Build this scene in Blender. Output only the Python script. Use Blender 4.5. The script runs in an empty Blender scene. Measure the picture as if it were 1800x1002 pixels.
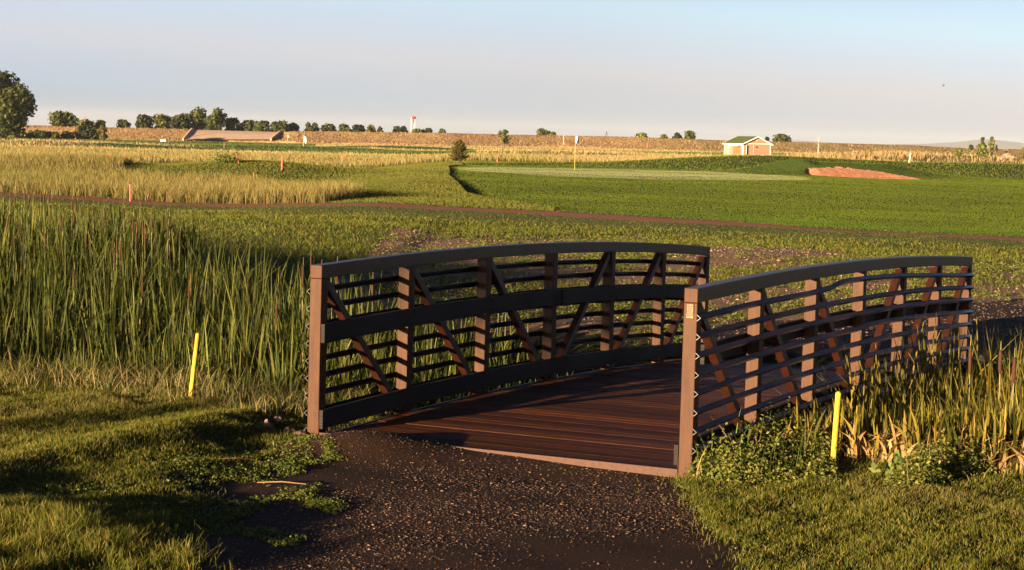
import bpy, math, random
import numpy as np
from mathutils import Matrix, Vector
sc = bpy.context.scene
col = sc.collection
rng = np.random.default_rng(7)
random.seed(5)
rad = math.radians

# ------------------------------------------------------------------ camera
CAMZ, PITCH, ROLL, FPX = 2.555, 0.0733, 0.0291, 3516.0     # FPX: focal length in px of the 1800 px wide photo
cp, sp, cr, sr = math.cos(PITCH), math.sin(PITCH), math.cos(ROLL), math.sin(ROLL)
_r0, _u0, _f = Vector((1, 0, 0)), Vector((0, sp, cp)), Vector((0, cp, -sp))
_R, _U = cr * _r0 + sr * _u0, -sr * _r0 + cr * _u0
cd = bpy.data.cameras.new('camera'); cam = bpy.data.objects.new('camera', cd); col.objects.link(cam)
m = Matrix((( _R.x, _U.x, -_f.x, 0), (_R.y, _U.y, -_f.y, 0), (_R.z, _U.z, -_f.z, CAMZ), (0, 0, 0, 1)))
cam.matrix_world = m
cd.sensor_width = 36; cd.lens = FPX / 1800 * 36; cd.clip_start = 0.1; cd.clip_end = 30000
sc.camera = cam

# ------------------------------------------------------------------ light
SUN_AZ, SUN_EL = rad(44), rad(5.6)      # light travels towards +x+y (azimuth from +y), sun low behind the left shoulder
wd = bpy.data.worlds.new('World'); sc.world = wd; wd.use_nodes = True
wn = wd.node_tree; wn.nodes.clear()
wo = wn.nodes.new('ShaderNodeOutputWorld'); bg = wn.nodes.new('ShaderNodeBackground')
sky = wn.nodes.new('ShaderNodeTexSky'); sky.sky_type = 'NISHITA'; sky.sun_disc = False
sky.sun_elevation = SUN_EL; sky.sun_rotation = SUN_AZ + math.pi
sky.altitude = 1500; sky.air_density = 1.0; sky.dust_density = 1.2; sky.ozone_density = 1.5
hs = wn.nodes.new('ShaderNodeHueSaturation'); hs.inputs['Saturation'].default_value = 0.62
wn.links.new(sky.outputs[0], hs.inputs['Color'])
# thin smoke layer near the horizon: pinkish grey low down, clear pale blue above
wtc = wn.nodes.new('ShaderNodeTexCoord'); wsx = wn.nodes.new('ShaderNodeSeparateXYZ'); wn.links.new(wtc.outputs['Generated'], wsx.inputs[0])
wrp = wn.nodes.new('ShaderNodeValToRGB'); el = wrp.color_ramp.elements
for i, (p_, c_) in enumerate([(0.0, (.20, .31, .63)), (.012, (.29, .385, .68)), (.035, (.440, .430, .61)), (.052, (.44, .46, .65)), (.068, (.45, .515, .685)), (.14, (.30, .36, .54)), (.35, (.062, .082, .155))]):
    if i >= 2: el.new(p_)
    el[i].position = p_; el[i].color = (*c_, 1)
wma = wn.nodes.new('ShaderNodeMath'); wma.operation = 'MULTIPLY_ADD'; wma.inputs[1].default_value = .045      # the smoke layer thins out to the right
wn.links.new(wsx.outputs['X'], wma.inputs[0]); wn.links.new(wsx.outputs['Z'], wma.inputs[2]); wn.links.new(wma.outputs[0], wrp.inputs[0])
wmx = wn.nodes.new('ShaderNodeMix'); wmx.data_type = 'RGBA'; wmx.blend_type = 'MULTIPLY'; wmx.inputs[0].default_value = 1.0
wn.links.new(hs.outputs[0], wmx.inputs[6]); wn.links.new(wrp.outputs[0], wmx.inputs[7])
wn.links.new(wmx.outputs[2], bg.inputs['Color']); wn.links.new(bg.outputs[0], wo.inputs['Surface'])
wmr = wn.nodes.new('ShaderNodeMapRange'); wmr.inputs['From Min'].default_value = -.28; wmr.inputs['From Max'].default_value = .02
wmr.inputs['To Min'].default_value = .099*1.2; wmr.inputs['To Max'].default_value = .099      # Background strength, a little brighter towards the left
wn.links.new(wsx.outputs['X'], wmr.inputs['Value']); wn.links.new(wmr.outputs[0], bg.inputs['Strength'])
sd = bpy.data.lights.new('sun', 'SUN'); so = bpy.data.objects.new('sun', sd); col.objects.link(so)
sd.energy = 5.0; sd.angle = rad(0.55); sd.color = (1.0, 0.74, 0.44)
ldir = Vector((math.sin(SUN_AZ) * math.cos(SUN_EL), math.cos(SUN_AZ) * math.cos(SUN_EL), -math.sin(SUN_EL)))
so.rotation_euler = ldir.to_track_quat('-Z', 'Y').to_euler()
so.location = (-20, -20, 30)
sc.view_settings.view_transform = 'Standard'; sc.view_settings.look = 'None'
sc.view_settings.exposure = 1.9; sc.view_settings.gamma = 1.0; sc.view_settings.use_curve_mapping = False
sc.cycles.max_bounces = 5; sc.cycles.diffuse_bounces = 2; sc.cycles.transparent_max_bounces = 4

# ------------------------------------------------------------------ helpers
def tag(o, label=None, cat=None, group=None, kind=None):
    if label: o['label'] = label
    if cat: o['category'] = cat
    if group: o['group'] = group
    if kind: o['kind'] = kind
    return o

def empty(name, loc=(0, 0, 0), rz=0.0):
    o = bpy.data.objects.new(name, None); col.objects.link(o)
    o.location = loc; o.rotation_euler = (0, 0, rz); o.empty_display_size = 0.2
    return o

def mesh_np(name, V, F, mat, cols=None, parent=None, smooth=False):
    """V (n,3); F (m,k) array or list of such arrays; cols (n,3) optional point colours"""
    me = bpy.data.meshes.new(name)
    V = np.asarray(V, dtype=np.float32)
    Fs = F if isinstance(F, list) else [F]
    Fs = [np.asarray(f, dtype=np.int32) for f in Fs if len(f)]
    nl = sum(f.size for f in Fs); nf = sum(len(f) for f in Fs)
    me.vertices.add(len(V)); me.vertices.foreach_set('co', V.ravel())
    me.loops.add(nl); me.loops.foreach_set('vertex_index', np.concatenate([f.ravel() for f in Fs]))
    me.polygons.add(nf)
    tot = np.concatenate([np.full(len(f), f.shape[1], dtype=np.int32) for f in Fs])
    st = np.concatenate([[0], np.cumsum(tot)[:-1]]).astype(np.int32)
    me.polygons.foreach_set('loop_start', st); me.polygons.foreach_set('loop_total', tot)
    if smooth: me.polygons.foreach_set('use_smooth', np.ones(nf, dtype=bool))
    me.update(calc_edges=True)
    if cols is not None:
        a = me.attributes.new('Col', 'FLOAT_COLOR', 'POINT')
        c4 = np.ones((len(V), 4), dtype=np.float32); c4[:, :3] = cols
        a.data.foreach_set('color', c4.ravel())
    o = bpy.data.objects.new(name, me); col.objects.link(o)
    if mat: me.materials.append(mat)
    if parent: o.parent = parent
    return o

class MB:
    """collects simple solids into one mesh"""
    def __init__(s): s.v = []; s.f = []
    def hexa(s, p):        # 8 points: bottom 4 ccw, top 4 ccw
        n = len(s.v); s.v += [tuple(q) for q in p]
        s.f += [(n, n+3, n+2, n+1), (n+4, n+5, n+6, n+7), (n, n+1, n+5, n+4), (n+1, n+2, n+6, n+5), (n+2, n+3, n+7, n+6), (n+3, n, n+4, n+7)]
    def box(s, x0, x1, y0, y1, z0, z1, M=None):
        p = [Vector(q) for q in ((x0,y0,z0),(x1,y0,z0),(x1,y1,z0),(x0,y1,z0),(x0,y0,z1),(x1,y0,z1),(x1,y1,z1),(x0,y1,z1))]
        if M: p = [M @ q for q in p]
        s.hexa(p)
    def tube(s, pts, radii, n=8, cap=True):
        base = len(s.v); k = len(pts)
        for i, (p, r) in enumerate(zip(pts, radii)):
            p = Vector(p); a = Vector(pts[max(i-1, 0)]); b = Vector(pts[min(i+1, k-1)])
            d = (b - a).normalized(); u = d.cross(Vector((0.31, 0.95, 0.05)) if abs(d.z) > .5 else Vector((0, 0, 1))).normalized(); w = d.cross(u)
            for j in range(n):
                t = 2 * math.pi * j / n
                s.v.append(tuple(p + (u * math.cos(t) + w * math.sin(t)) * r))
        for i in range(k-1):
            for j in range(n):
                a = base + i*n + j; b = base + i*n + (j+1) % n
                s.f.append((a, b, b+n, a+n))
        if cap:
            s.f.append(tuple(base + j for j in range(n))[::-1]); s.f.append(tuple(base + (k-1)*n + j for j in range(n)))
    def loft(s, secs, close=True, caps=True):   # secs: list of rings
        base = len(s.v); n = len(secs[0])
        for r in secs: s.v += [tuple(q) for q in r]
        for i in range(len(secs)-1):
            for j in range(n if close else n-1):
                a = base + i*n + j; b = base + i*n + (j+1) % n
                s.f.append((a, b, b+n, a+n))
        if caps and close:
            s.f.append(tuple(base + j for j in range(n))[::-1]); s.f.append(tuple(base + (len(secs)-1)*n + j for j in range(n)))
    def build(s, name, mat, parent=None, bevel=0, smooth=False):
        me = bpy.data.meshes.new(name); me.from_pydata(s.v, [], s.f); me.validate(); me.update()
        o = bpy.data.objects.new(name, me); col.objects.link(o)
        if mat: me.materials.append(mat)
        if parent: o.parent = parent
        if smooth:
            for p in me.polygons: p.use_smooth = True
        if bevel:
            b = o.modifiers.new('bevel', 'BEVEL'); b.width = bevel; b.segments = 2; b.limit_method = 'ANGLE'; b.angle_limit = rad(40)
        return o

# ------------------------------------------------------------------ materials
def nodes(name):
    mt = bpy.data.materials.new(name); mt.use_nodes = True
    nt = mt.node_tree; b = nt.nodes['Principled BSDF']; return mt, nt, b

def ramp(nt, fac, stops):
    r = nt.nodes.new('ShaderNodeValToRGB'); e = r.color_ramp.elements
    while len(e) < len(stops): e.new(0.5)
    for i, (p, c) in enumerate(stops): e[i].position = p; e[i].color = (*c, 1)
    nt.links.new(fac, r.inputs[0]); return r.outputs[0]

def noise(nt, scale, detail=4, rough=0.6, vec=None, stretch=None):
    n = nt.nodes.new('ShaderNodeTexNoise'); n.inputs['Scale'].default_value = scale
    n.inputs['Detail'].default_value = detail; n.inputs['Roughness'].default_value = rough
    tc = nt.nodes.new('ShaderNodeTexCoord'); out = tc.outputs['Object']
    if stretch:
        mp = nt.nodes.new('ShaderNodeMapping'); mp.inputs['Scale'].default_value = stretch[:3]
        if len(stretch) > 3: mp.inputs['Rotation'].default_value = (0, 0, stretch[3])
        nt.links.new(out, mp.inputs[0]); out = mp.outputs[0]
    nt.links.new(out, n.inputs['Vector']); return n.outputs['Fac']

def mix(nt, a, b, fac, mode='MIX'):
    x = nt.nodes.new('ShaderNodeMix'); x.data_type = 'RGBA'; x.blend_type = mode
    for i, s in ((6, a), (7, b)):
        if isinstance(s, tuple): x.inputs[i].default_value = (*s, 1)
        else: nt.links.new(s, x.inputs[i])
    if isinstance(fac, float): x.inputs[0].default_value = fac
    else: nt.links.new(fac, x.inputs[0])
    return x.outputs[2]

def bump(nt, b, h, strength, dist):
    bp = nt.nodes.new('ShaderNodeBump'); bp.inputs['Strength'].default_value = strength; bp.inputs['Distance'].default_value = dist
    nt.links.new(h, bp.inputs['Height']); nt.links.new(bp.outputs[0], b.inputs['Normal'])

def ground_mat(name, c_dark, c_mid, c_light, s_big, s_small, bstr=0.6, bdist=0.05, stretch=None, rough=0.9, sbump=None, spec=0.2):
    mt, nt, b = nodes(name)
    n1 = noise(nt, s_small, 5, 0.7, stretch=stretch); n2 = noise(nt, s_big, 3, 0.5)
    a = ramp(nt, n1, [(0.3, c_dark), (0.52, c_mid), (0.75, c_light)])
    mm = nt.nodes.new('ShaderNodeMath'); mm.operation = 'MULTIPLY'; mm.inputs[1].default_value = 0.8
    nt.links.new(n2, mm.inputs[0])
    c = mix(nt, a, tuple(0.5 * (x + y) for x, y in zip(c_mid, c_light)), mm.outputs[0])
    nt.links.new(c, b.inputs['Base Color']); b.inputs['Roughness'].default_value = rough
    b.inputs['Specular IOR Level'].default_value = spec
    bump(nt, b, noise(nt, sbump or s_small, 6, 0.75, stretch=stretch), bstr, bdist)
    return mt

def plain(name, c, rough=0.6, var=0.25, scale=12, metal=0.0, spec=0.5, bstr=0.15):
    mt, nt, b = nodes(name)
    n = noise(nt, scale, 5, 0.65)
    a = ramp(nt, n, [(0.3, tuple(x * (1 - var) for x in c)), (0.7, tuple(min(1, x * (1 + var)) for x in c))])
    nt.links.new(a, b.inputs['Base Color']); b.inputs['Roughness'].default_value = rough; b.inputs['Metallic'].default_value = metal
    b.inputs['Specular IOR Level'].default_value = spec
    if bstr: bump(nt, b, n, bstr, 0.01)
    return mt

def leaf_mat(name, trans=0.35, rough=0.6, gain=(1, 1, 1)):
    mt = bpy.data.materials.new(name); mt.use_nodes = True; nt = mt.node_tree; b = nt.nodes['Principled BSDF']
    at = nt.nodes.new('ShaderNodeAttribute'); at.attribute_name = 'Col'
    c = mix(nt, at.outputs['Color'], tuple(gain), 1.0, 'MULTIPLY')
    nt.links.new(c, b.inputs['Base Color']); b.inputs['Roughness'].default_value = rough; b.inputs['Specular IOR Level'].default_value = 0.12
    t = nt.nodes.new('ShaderNodeBsdfTranslucent'); nt.links.new(c, t.inputs['Color'])
    ms = nt.nodes.new('ShaderNodeMixShader'); ms.inputs[0].default_value = trans
    nt.links.new(b.outputs[0], ms.inputs[1]); nt.links.new(t.outputs[0], ms.inputs[2])
    nt.links.new(ms.outputs[0], nt.nodes['Material Output'].inputs['Surface'])
    return mt

M = {}
M['leaf'] = leaf_mat('leaf_blade', 0.3)
M['crown'] = leaf_mat('tree_foliage', 0.22)
M['gravel'] = ground_mat('dark_gravel', (0.008748, 0.003953, 0.002359), (0.02274, 0.009599, 0.005504), (0.05249, 0.02033, 0.01022), 0.8, 24, 0.55, 0.012, sbump=30)
M['lawn'] = ground_mat('lawn_soil', (0.018, 0.022, 0.008), (0.04, 0.052, 0.014), (0.075, 0.085, 0.022), 0.6, 30, 1.0, 0.03)
M['bank'] = ground_mat('bank_soil', (0.008, 0.008, 0.005), (0.022, 0.020, 0.010), (0.05, 0.045, 0.02), 0.6, 9, 1.0, 0.05)
M['soil'] = ground_mat('bare_soil', (0.085, 0.04675, 0.0306), (0.221, 0.1275, 0.08075), (0.34, 0.2125, 0.136), 0.5, 5, 1.0, 0.06)
M['cart'] = ground_mat('red_cinder', (0.1225, 0.0441, 0.0336), (0.2625, 0.0945, 0.0672), (0.42, 0.1638, 0.112), 0.3, 9, 1.0, 0.05)
M['fairway'] = ground_mat('fairway_turf', (0.026, 0.052, 0.008), (0.042, 0.08, 0.012), (0.062, 0.105, 0.018), 0.12, 2.2, 0.9, 0.03, stretch=(0.35, 1, 1, 0.1), sbump=14)
M['green'] = ground_mat('green_turf', (0.12, 0.17, 0.06), (0.14, 0.19, 0.072), (0.16, 0.21, 0.085), 0.2, 3, 0.2, 0.01, sbump=30)
M['rough'] = ground_mat('rough_turf', (0.03, 0.048, 0.008), (0.075, 0.10, 0.016), (0.15, 0.16, 0.035), 0.25, 3.2, 1.0, 0.08, sbump=8)
M['mound'] = ground_mat('mound_turf', (0.018, 0.034, 0.006), (0.04, 0.066, 0.011), (0.075, 0.095, 0.018), 0.2, 1.6, 1.0, 0.08, sbump=5)
M['sand'] = ground_mat('bunker_sand', (0.374, 0.155, 0.0855), (0.616, 0.27, 0.152), (0.748, 0.35, 0.1995), 0.5, 2.6, 1.0, 0.3, sbump=2.6)
M['meadow'] = ground_mat('meadow_soil', (0.08, 0.06, 0.015), (0.15, 0.12, 0.03), (0.25, 0.20, 0.06), 0.3, 3, 1.0, 0.08)
M['straw'] = ground_mat('dry_grass', (0.13, 0.09, 0.035), (0.28, 0.19, 0.08), (0.42, 0.29, 0.13), 0.06, 1.2, 1.0, 0.12, stretch=(0.6, 1, 1))
M['farturf'] = ground_mat('far_turf', (0.03, 0.05, 0.008), (0.06, 0.085, 0.014), (0.11, 0.13, 0.028), 0.03, 0.7, 1.0, 0.1, stretch=(0.3, 1, 1))
M['steel'] = None
mt, nt, b = nodes('weathered_brown_steel')
n1 = noise(nt, 9, 6, 0.7); n2 = noise(nt, 60, 4, 0.6)
a = ramp(nt, n1, [(0.25, (0.0499, 0.01378, 0.00147)), (0.5, (0.07603, 0.0235, 0.002729)), (0.8, (0.1093, 0.03849, 0.005039))])
nt.links.new(mix(nt, a, (0.04752, 0.01378, 0.001968), n2, 'MIX'), b.inputs['Base Color'])
b.inputs['Roughness'].default_value = 0.58; b.inputs['Specular IOR Level'].default_value = 0.22
st1 = ramp(nt, noise(nt, 1.0, 6, .75, stretch=(38, 38, 2.2)), [(.36, (.45, .40, .38)), (.52, (1, 1, 1)), (.72, (1.25, 1.3, 1.4))])
src = b.inputs['Base Color'].links[0].from_socket; nt.links.new(mix(nt, src, st1, .75, 'MULTIPLY'), b.inputs['Base Color'])
bump(nt, b, n2, 0.2, 0.002); M['steel'] = mt
mt2 = mt.copy(); mt2.name = 'top_rail_steel'; b2 = mt2.node_tree.nodes['Principled BSDF']; b2.inputs['Roughness'].default_value = .38; b2.inputs['Specular IOR Level'].default_value = .25; M['toprail'] = mt2
for nd in mt2.node_tree.nodes:
    if nd.type == 'VALTORGB' and nd.color_ramp.elements[0].color[0] < .3:
        for e_, c_ in zip(nd.color_ramp.elements, ((.06, .032, .014), (.095, .052, .022), (.135, .075, .034))): e_.color = (*c_, 1)
    if nd.type == 'MIX' and nd.blend_type == 'MIX': nd.inputs[7].default_value = (.03, .012, .007, 1)
mt, nt, b = nodes('rust_steel')
a = ramp(nt, noise(nt, 14, 6, 0.7), [(0.25, (0.0186, 0.00372, 0.001488)), (0.55, (0.03534, 0.008184, 0.002976)), (0.85, (0.0558, 0.01488, 0.005208))])
nt.links.new(a, b.inputs['Base Color']); b.inputs['Roughness'].default_value = 0.5; M['rust'] = mt
mt, nt, b = nodes('dark_blue_rail_steel')
a = ramp(nt, noise(nt, 11, 5, 0.6), [(0.3, (0.014, 0.014, 0.017)), (0.75, (0.028, 0.026, 0.028))])
nt.links.new(a, b.inputs['Base Color']); b.inputs['Roughness'].default_value = 0.33; b.inputs['Metallic'].default_value = 0.35; M['rail'] = mt

def wood(name, cols, rot, rough=0.5, spec=.12):
    mt, nt, b = nodes(name)
    n = noise(nt, 3.0, 8, 0.7, stretch=(1.2, 22, 22, rot)); n2 = noise(nt, 1.3, 3, 0.5)
    a = ramp(nt, n, [(0.28, cols[0]), (0.5, cols[1]), (0.72, cols[2])])
    at = nt.nodes.new('ShaderNodeAttribute'); at.attribute_name = 'Col'
    c = mix(nt, a, at.outputs['Color'], 1.0, 'MULTIPLY')
    nt.links.new(c, b.inputs['Base Color']); b.inputs['Roughness'].default_value = rough
    r = nt.nodes.new('ShaderNodeMapRange'); r.inputs['To Min'].default_value = rough - 0.16; r.inputs['To Max'].default_value = rough + 0.25
    nt.links.new(n2, r.inputs['Value']); nt.links.new(r.outputs[0], b.inputs['Roughness']); b.inputs['Specular IOR Level'].default_value = spec
    bump(nt, b, n, 0.8, 0.008); return mt

# ------------------------------------------------------------------ terrain
AX = np.array([math.sin(0.4389), math.cos(0.4389)])      # along the bridge
BX = np.array([AX[1], -AX[0]])                           # across it, to the right = along the creek
CEN = np.array([1.8643, 20.345])
def ss(a, b, x):
    t = np.clip((x - a) / (b - a), 0, 1); return t * t * (3 - 2 * t)
def crk(x, y):
    dx, dy = x - CEN[0], y - CEN[1]
    return dx * AX[0] + dy * AX[1], dx * BX[0] + dy * BX[1]      # c across creek, e along creek
def vnoise(x, y, seed=0):
    """cheap smooth pseudo noise -1..1"""
    s = seed * 1.7
    return (np.sin(x*1.0+1.3*np.sin(y*.7+s)+s) + np.sin(y*1.13+1.1*np.sin(x*.9-s)+2*s) + .6*np.sin(x*2.1-y*1.7+s) + .5*np.sin(2.9*y+2.3*x+3*s)) / 3.1
MOUNDS = [(18.5, 152, 1.05, 11, 8), (39, 152, .95, 13, 10), (44, 206, 1.5, 24, 17), (-4.8, 9.1, .33, 1.1, .9), (-14.5, 114, 1.0, 5.5, 8), (-26, 118, 0.7, 9, 12),  # includes an unseen near-left hummock added to shade the foreground grass
          (8, 300, .8, 24, 20), (-40, 330, .7, 26, 20), (30, 250, .9, 16, 14), (-70, 300, .8, 20, 16), (-22, 380, .8, 18, 14), (62, 240, 1.0, 14, 20),
          (5.2, 44, .18, 5, 5), (-3.5, 50, .15, 5, 5)]
def edge_x(y):       # border between rough (left, a few cm taller) and fairway
    return np.interp(y, [58, 70, 77, 84, 92, 104, 118, 128, 135, 142, 170], [14, 2.6, -.5, -2.0, -2.55, -3.4, -3.9, -4.3, -3.5, -3.9, -4.5])
def bunk_r(x, y):
    # tear-drop: full and round at the left end, tapering to the right; <1 inside
    u = np.clip((x - 19.2) / 7.5, 0, 1)
    y0 = 130.6 + 1.8*(1-np.clip(u*3, 0, 1))**2 + .4*u; y1 = y0 + 9.0 * u**.42 * (1 - u)**.80 + .35*vnoise(x*1.2, x*0, 2)*(u > .05)
    ins = (x > 19.2) & (x < 26.7) & (y > y0) & (y < y1)
    return ins, u, y0, y1
def H(x, y):
    x = np.asarray(x, float); y = np.asarray(y, float)
    yy = np.maximum(y, 1.0)
    z = ss(80, 500, y) * (-.28 + 4.17 * np.clip(x / yy, -.35, .35))
    z += .62 * ss(66, 122, y) * ss(-16, -3, x) * (1 - ss(170, 290, y))
    z += -.35 * ss(50, 75, y) * (1 - ss(-12, -4, x)) * (1 - ss(120, 260, y))
    for cx, cy, h, sx, sy in MOUNDS:
        z += h * np.exp(-((x-cx)/sx)**2 - ((y-cy)/sy)**2)
    c, e = crk(x, y)
    g = np.where(e > 0, 1 - ss(6, 14, e), np.exp(-(e/3.2)**2))
    lip = -3.55 + .25 * vnoise(e*.9, e*0+1, 3)
    dit = ss(0, 2.1, c - lip) * (1 - ss(2.0 + 1.4*g, 6.6 - 1.9*g, c))
    z -= 1.15 * dit
    z -= .12 * (1 - ss(15, 19, y)) * 0
    # lawn berm and undulation in the foreground
    d = (x + 2.75) * .91 - (y - 16.2) * .41
    z += .085 * np.exp(-(d/.36)**2) * ss(11, 13.5, y) * (1 - ss(17.6, 18.8, y)) * (1 - ss(-1.9, -1.4, x))
    d2 = (x + 2.6) * .5 + (y - 12.1) * .86
    z += .07 * np.exp(-(d2/.55)**2) * (1 - ss(-2.0, -1.0, x))
    z += .05 * ss(-1.9, -2.6, x) * (y < 60) + .05 * ss(2.2, 2.9, x) * (y < 15.8)
    near = 1 - ss(40, 70, y)
    z += .018 * vnoise(x*2.1, y*2.1, 1) * near * (1 - dit)
    z += .05 * vnoise(x*.35, y*.3, 2) * ss(28, 60, y)
    z += .10 * vnoise(x*.06, y*.05, 5) * ss(90, 200, y)
    # gravel heaped on the left corner of the deck end
    z += .15 * np.exp(-((x+1.15)/.62)**2 - ((y-16.1)/.42)**2)
    z -= .055 * np.exp(-((x-.5)/.9)**2 - ((y-15.1)/.45)**2)
    # taller rough
    z += (.05 + .05*ss(105, 85, y)) * ss(.10, -.10, x - edge_x(y)) * ss(60, 68, y) * (1 - ss(140, 150, y))
    # bunker: a face of raked sand rising away from the fairway, cut into the mound
    ins, u, y0, y1 = bunk_r(x, y)
    rise = .66 + .76*np.clip((y-130.8)/5.4, 0, 1.12)
    lipz = np.maximum(z, rise + .01 + .16*(1-ss(.05, .2, u)))
    nb = np.exp(-((x-22.3)/5.2)**2 - ((y-137.5)/4.2)**2)
    z = z + (lipz - z) * np.clip(nb*1.5, 0, 1)
    wv = np.clip((y-y0)/np.maximum(y1-y0, .3), 0, 1)
    z = np.where(ins, rise - .05 - .16*(1-wv) - .30*(1-ss(0, .14, u)) + .025*vnoise(x*7, y*3.5, 3) + .02*vnoise(x*13+y, y*6, 4), z)
    return z

def ray(px, py):
    u0, v0 = px - 900.0, py - 501.0
    u, v = u0*cr + v0*sr, -u0*sr + v0*cr
    d = np.array([u, FPX*cp - v*sp, -FPX*sp - v*cp]); return d / d[1]
def at(px, py, D):
    d = ray(px, py); return Vector((d[0]*D, D, CAMZ + d[2]*D))
def hit(px, py, dmax=900):
    d = ray(px, py); D = np.exp(np.linspace(math.log(9), math.log(dmax), 6000))
    z = CAMZ + d[2]*D - H(d[0]*D, D); i = np.argmax(z < 0)
    if not (z < 0).any(): i = len(D) - 1
    P = Vector((d[0]*D[i], D[i], 0)); P.z = float(H(P.x, P.y)); return P
def xpix(px, D): return (px - 900) / FPX * D      # rough column -> x
def horizon(px): return 243.0 + (px - 900) * .0291

# zone tests -------------------------------------------------------
def polyin(x, y, P):
    r = np.zeros(x.shape, bool); n = len(P); j = n - 1
    for i in range(n):
        xi, yi = P[i]; xj, yj = P[j]
        with np.errstate(divide='ignore', invalid='ignore'):
            t = ((yi > y) != (yj > y)) & (x < (xj - xi) * (y - yi) / ((yj - yi) or 1e-9) + xi)
        r ^= t; j = i
    return r
def g2(px, py, z=0.0):
    d = ray(px, py); D = (z - CAMZ) / d[2]; return (d[0]*D, D)
GRAV_NEAR = [g2(545, 758), g2(470, 792), g2(430, 850), g2(330, 905), g2(270, 960), g2(330, 1010), (-1.9, 9.5), (-2.4, 4), (-2.2, -5), (1.9, -5), (1.6, 4), (1.75, 9.5), g2(1330, 1005), g2(1270, 935), g2(1212, 868), g2(1200, 838), g2(1240, 800), g2(600, 740)]
GRAV_FAR = [(2.2, 25.2), (5.6, 23.7), (7.5, 26.5), (10, 29.5), (14, 33.5), (20, 38), (20, 45), (13, 40), (9.2, 35.4), (5.2, 30.6), (3.0, 28.2)]
BARE = [g2(545, 765), g2(400, 765), g2(300, 830), g2(60, 852), g2(10, 890), g2(150, 925), g2(330, 955), g2(470, 870)]
def path_y(x): return np.interp(x, [-30, -20, -13, -6, 0, 6, 12, 16, 22, 40], [84, 78.5, 73.5, 69, 66, 63, 59.5, 57, 53.5, 44])
def zone(x, y):
    """0 lawn 1 gravel 2 bank 3 soil 4 cart path 5 rough 6 fairway 7 green 8 sand 9 meadow 10 straw 11 far turf 12 mound"""
    wx = x + .10*vnoise(x*5, y*5, 1) * (y < 60); wy = y + .10*vnoise(y*4, x*5, 2) * (y < 60)
    c, e = crk(wx, wy)
    Z = np.zeros(x.shape, int)
    Z[:] = 0
    Z[c > -3.4] = 2
    py = path_y(x) + .25*vnoise(x*.8, x*0, 1)
    Z[(c > 5.6)] = 3
    s = y - py
    Z[(s > -14 + 4*vnoise(x*.5, y*.3, 4)) & (s < 0) & (c > 6)] = 5
    Z[(x < -3) & (c > 6) & (s < 0)] = 5
    Z[(s >= 0) & (s < 2.3)] = 4
    Z[s >= 2.3] = 6
    Z[(s >= 2.3) & ((x < edge_x(y)) | (s < 3.6 + .6*vnoise(x*.9, y*.5, 2)))] = 5
    Z[(y > 142) & (y < 165) & (x < 60) & (x > -6)] = 12
    Z[(y > 139) & (x > 12)] = 12
    # golden meadow to the left
    mx = np.interp(y, [70, 76, 82, 92, 104, 112, 125], [-6.5, -6.3, -7.2, -10.5, -14, -22, -24])
    Z[(s > 2.6) & (x < mx + .8*vnoise(y*.4, x*.4, 1)) & (y < 190)] = 9
    Z[((x+14.5)/7.5)**2 + ((y-113)/10)**2 + .25*vnoise(x*.6, y*.4, 61) < 1] = 5
    Z[(y > 163) & (y <= 235)] = 9
    Z[(y > 163) & (y <= 235) & (vnoise(x*.045, y*.09, 81) + .4*vnoise(x*.13, y*.2, 82) > .28) & (x/y > -.06)] = 11
    Z[(y > 150) & (x < -4) & (y <= 163)] = 12
    # putting green
    gx, gy = (x - 7.2) / 11.0, (y - 123 - .1*(x-6)) / 14.0
    Z[(gx*gx + gy*gy + .06*vnoise(x*.3, y*.3, 2) < 1)] = 7
    ins, u, y0, y1 = bunk_r(x, y); Z[ins] = 8
    # far ground: strips of turf and straw
    f = (y > 235); q = vnoise(x*.02, y*.045, 3) + .5*vnoise(x*.05, y*.12, 6)
    Z[f & (q > -.25)] = 11; Z[f & (q <= -.25)] = 10
    Z[f & (x/ y > .13) & (y < 420)] = 10
    Z[f & (x/y > -.02) & (x/y < .07) & (y > 260) & (y < 340)] = 10
    Z[f & (x/y < -.1) & (y > 320)] = 11
    Z[(x/y > .205) & (y > 166) & (y < 300)] = 10
    Z[y > 640] = 10
    Z[polyin(wx, wy, GRAV_FAR)] = 1
    Z[polyin(wx, wy, GRAV_NEAR)] = 1
    Z[polyin(wx, wy, BARE) & (vnoise(x*2.3, y*2.0, 8) + .5*vnoise(x*6, y*6, 9) < .1)] = 1
    return Z
NAMES = {0: ('lawn', 'lawn'), 1: ('gravel_path', 'gravel'), 2: ('creek_bank', 'bank'), 3: ('weedy_ground', 'soil'), 4: ('cart_path', 'cart'),
         5: ('rough_grass', 'rough'), 6: ('fairway', 'fairway'), 7: ('putting_green', 'green'), 8: ('bunker_sand', 'sand'), 9: ('meadow', 'meadow'),
         10: ('plain', 'straw'), 11: ('far_fairway', 'farturf'), 12: ('grass_mound', 'mound')}
rows = np.unique(np.concatenate([np.linspace(126.5, 141, 110), np.linspace(-30, 8, 20, endpoint=False), np.exp(np.linspace(math.log(8), math.log(700), 820)), np.exp(np.linspace(math.log(720), math.log(9000), 40))]))
cols_ = np.concatenate([np.linspace(-1.6, -.30, 50, endpoint=False), np.linspace(-.30, .30, 760), np.linspace(.302, 1.6, 50)])
RR, CC = np.meshgrid(rows, cols_, indexing='ij')
XX = CC * np.maximum(RR, 8); YY = RR + 0*CC
ZZ = H(XX, YY)
ZZ[-1, :] -= 0
V = np.stack([XX, YY, ZZ], -1).reshape(-1, 3)
nr, nc = XX.shape
I = (np.arange(nr-1)[:, None] * nc + np.arange(nc-1)[None]).ravel()
Q = np.stack([I, I+1, I+1+nc, I+nc], -1)
xc = V[Q, 0].mean(1); yc = V[Q, 1].mean(1)
ZN = zone(xc, yc)
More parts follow.
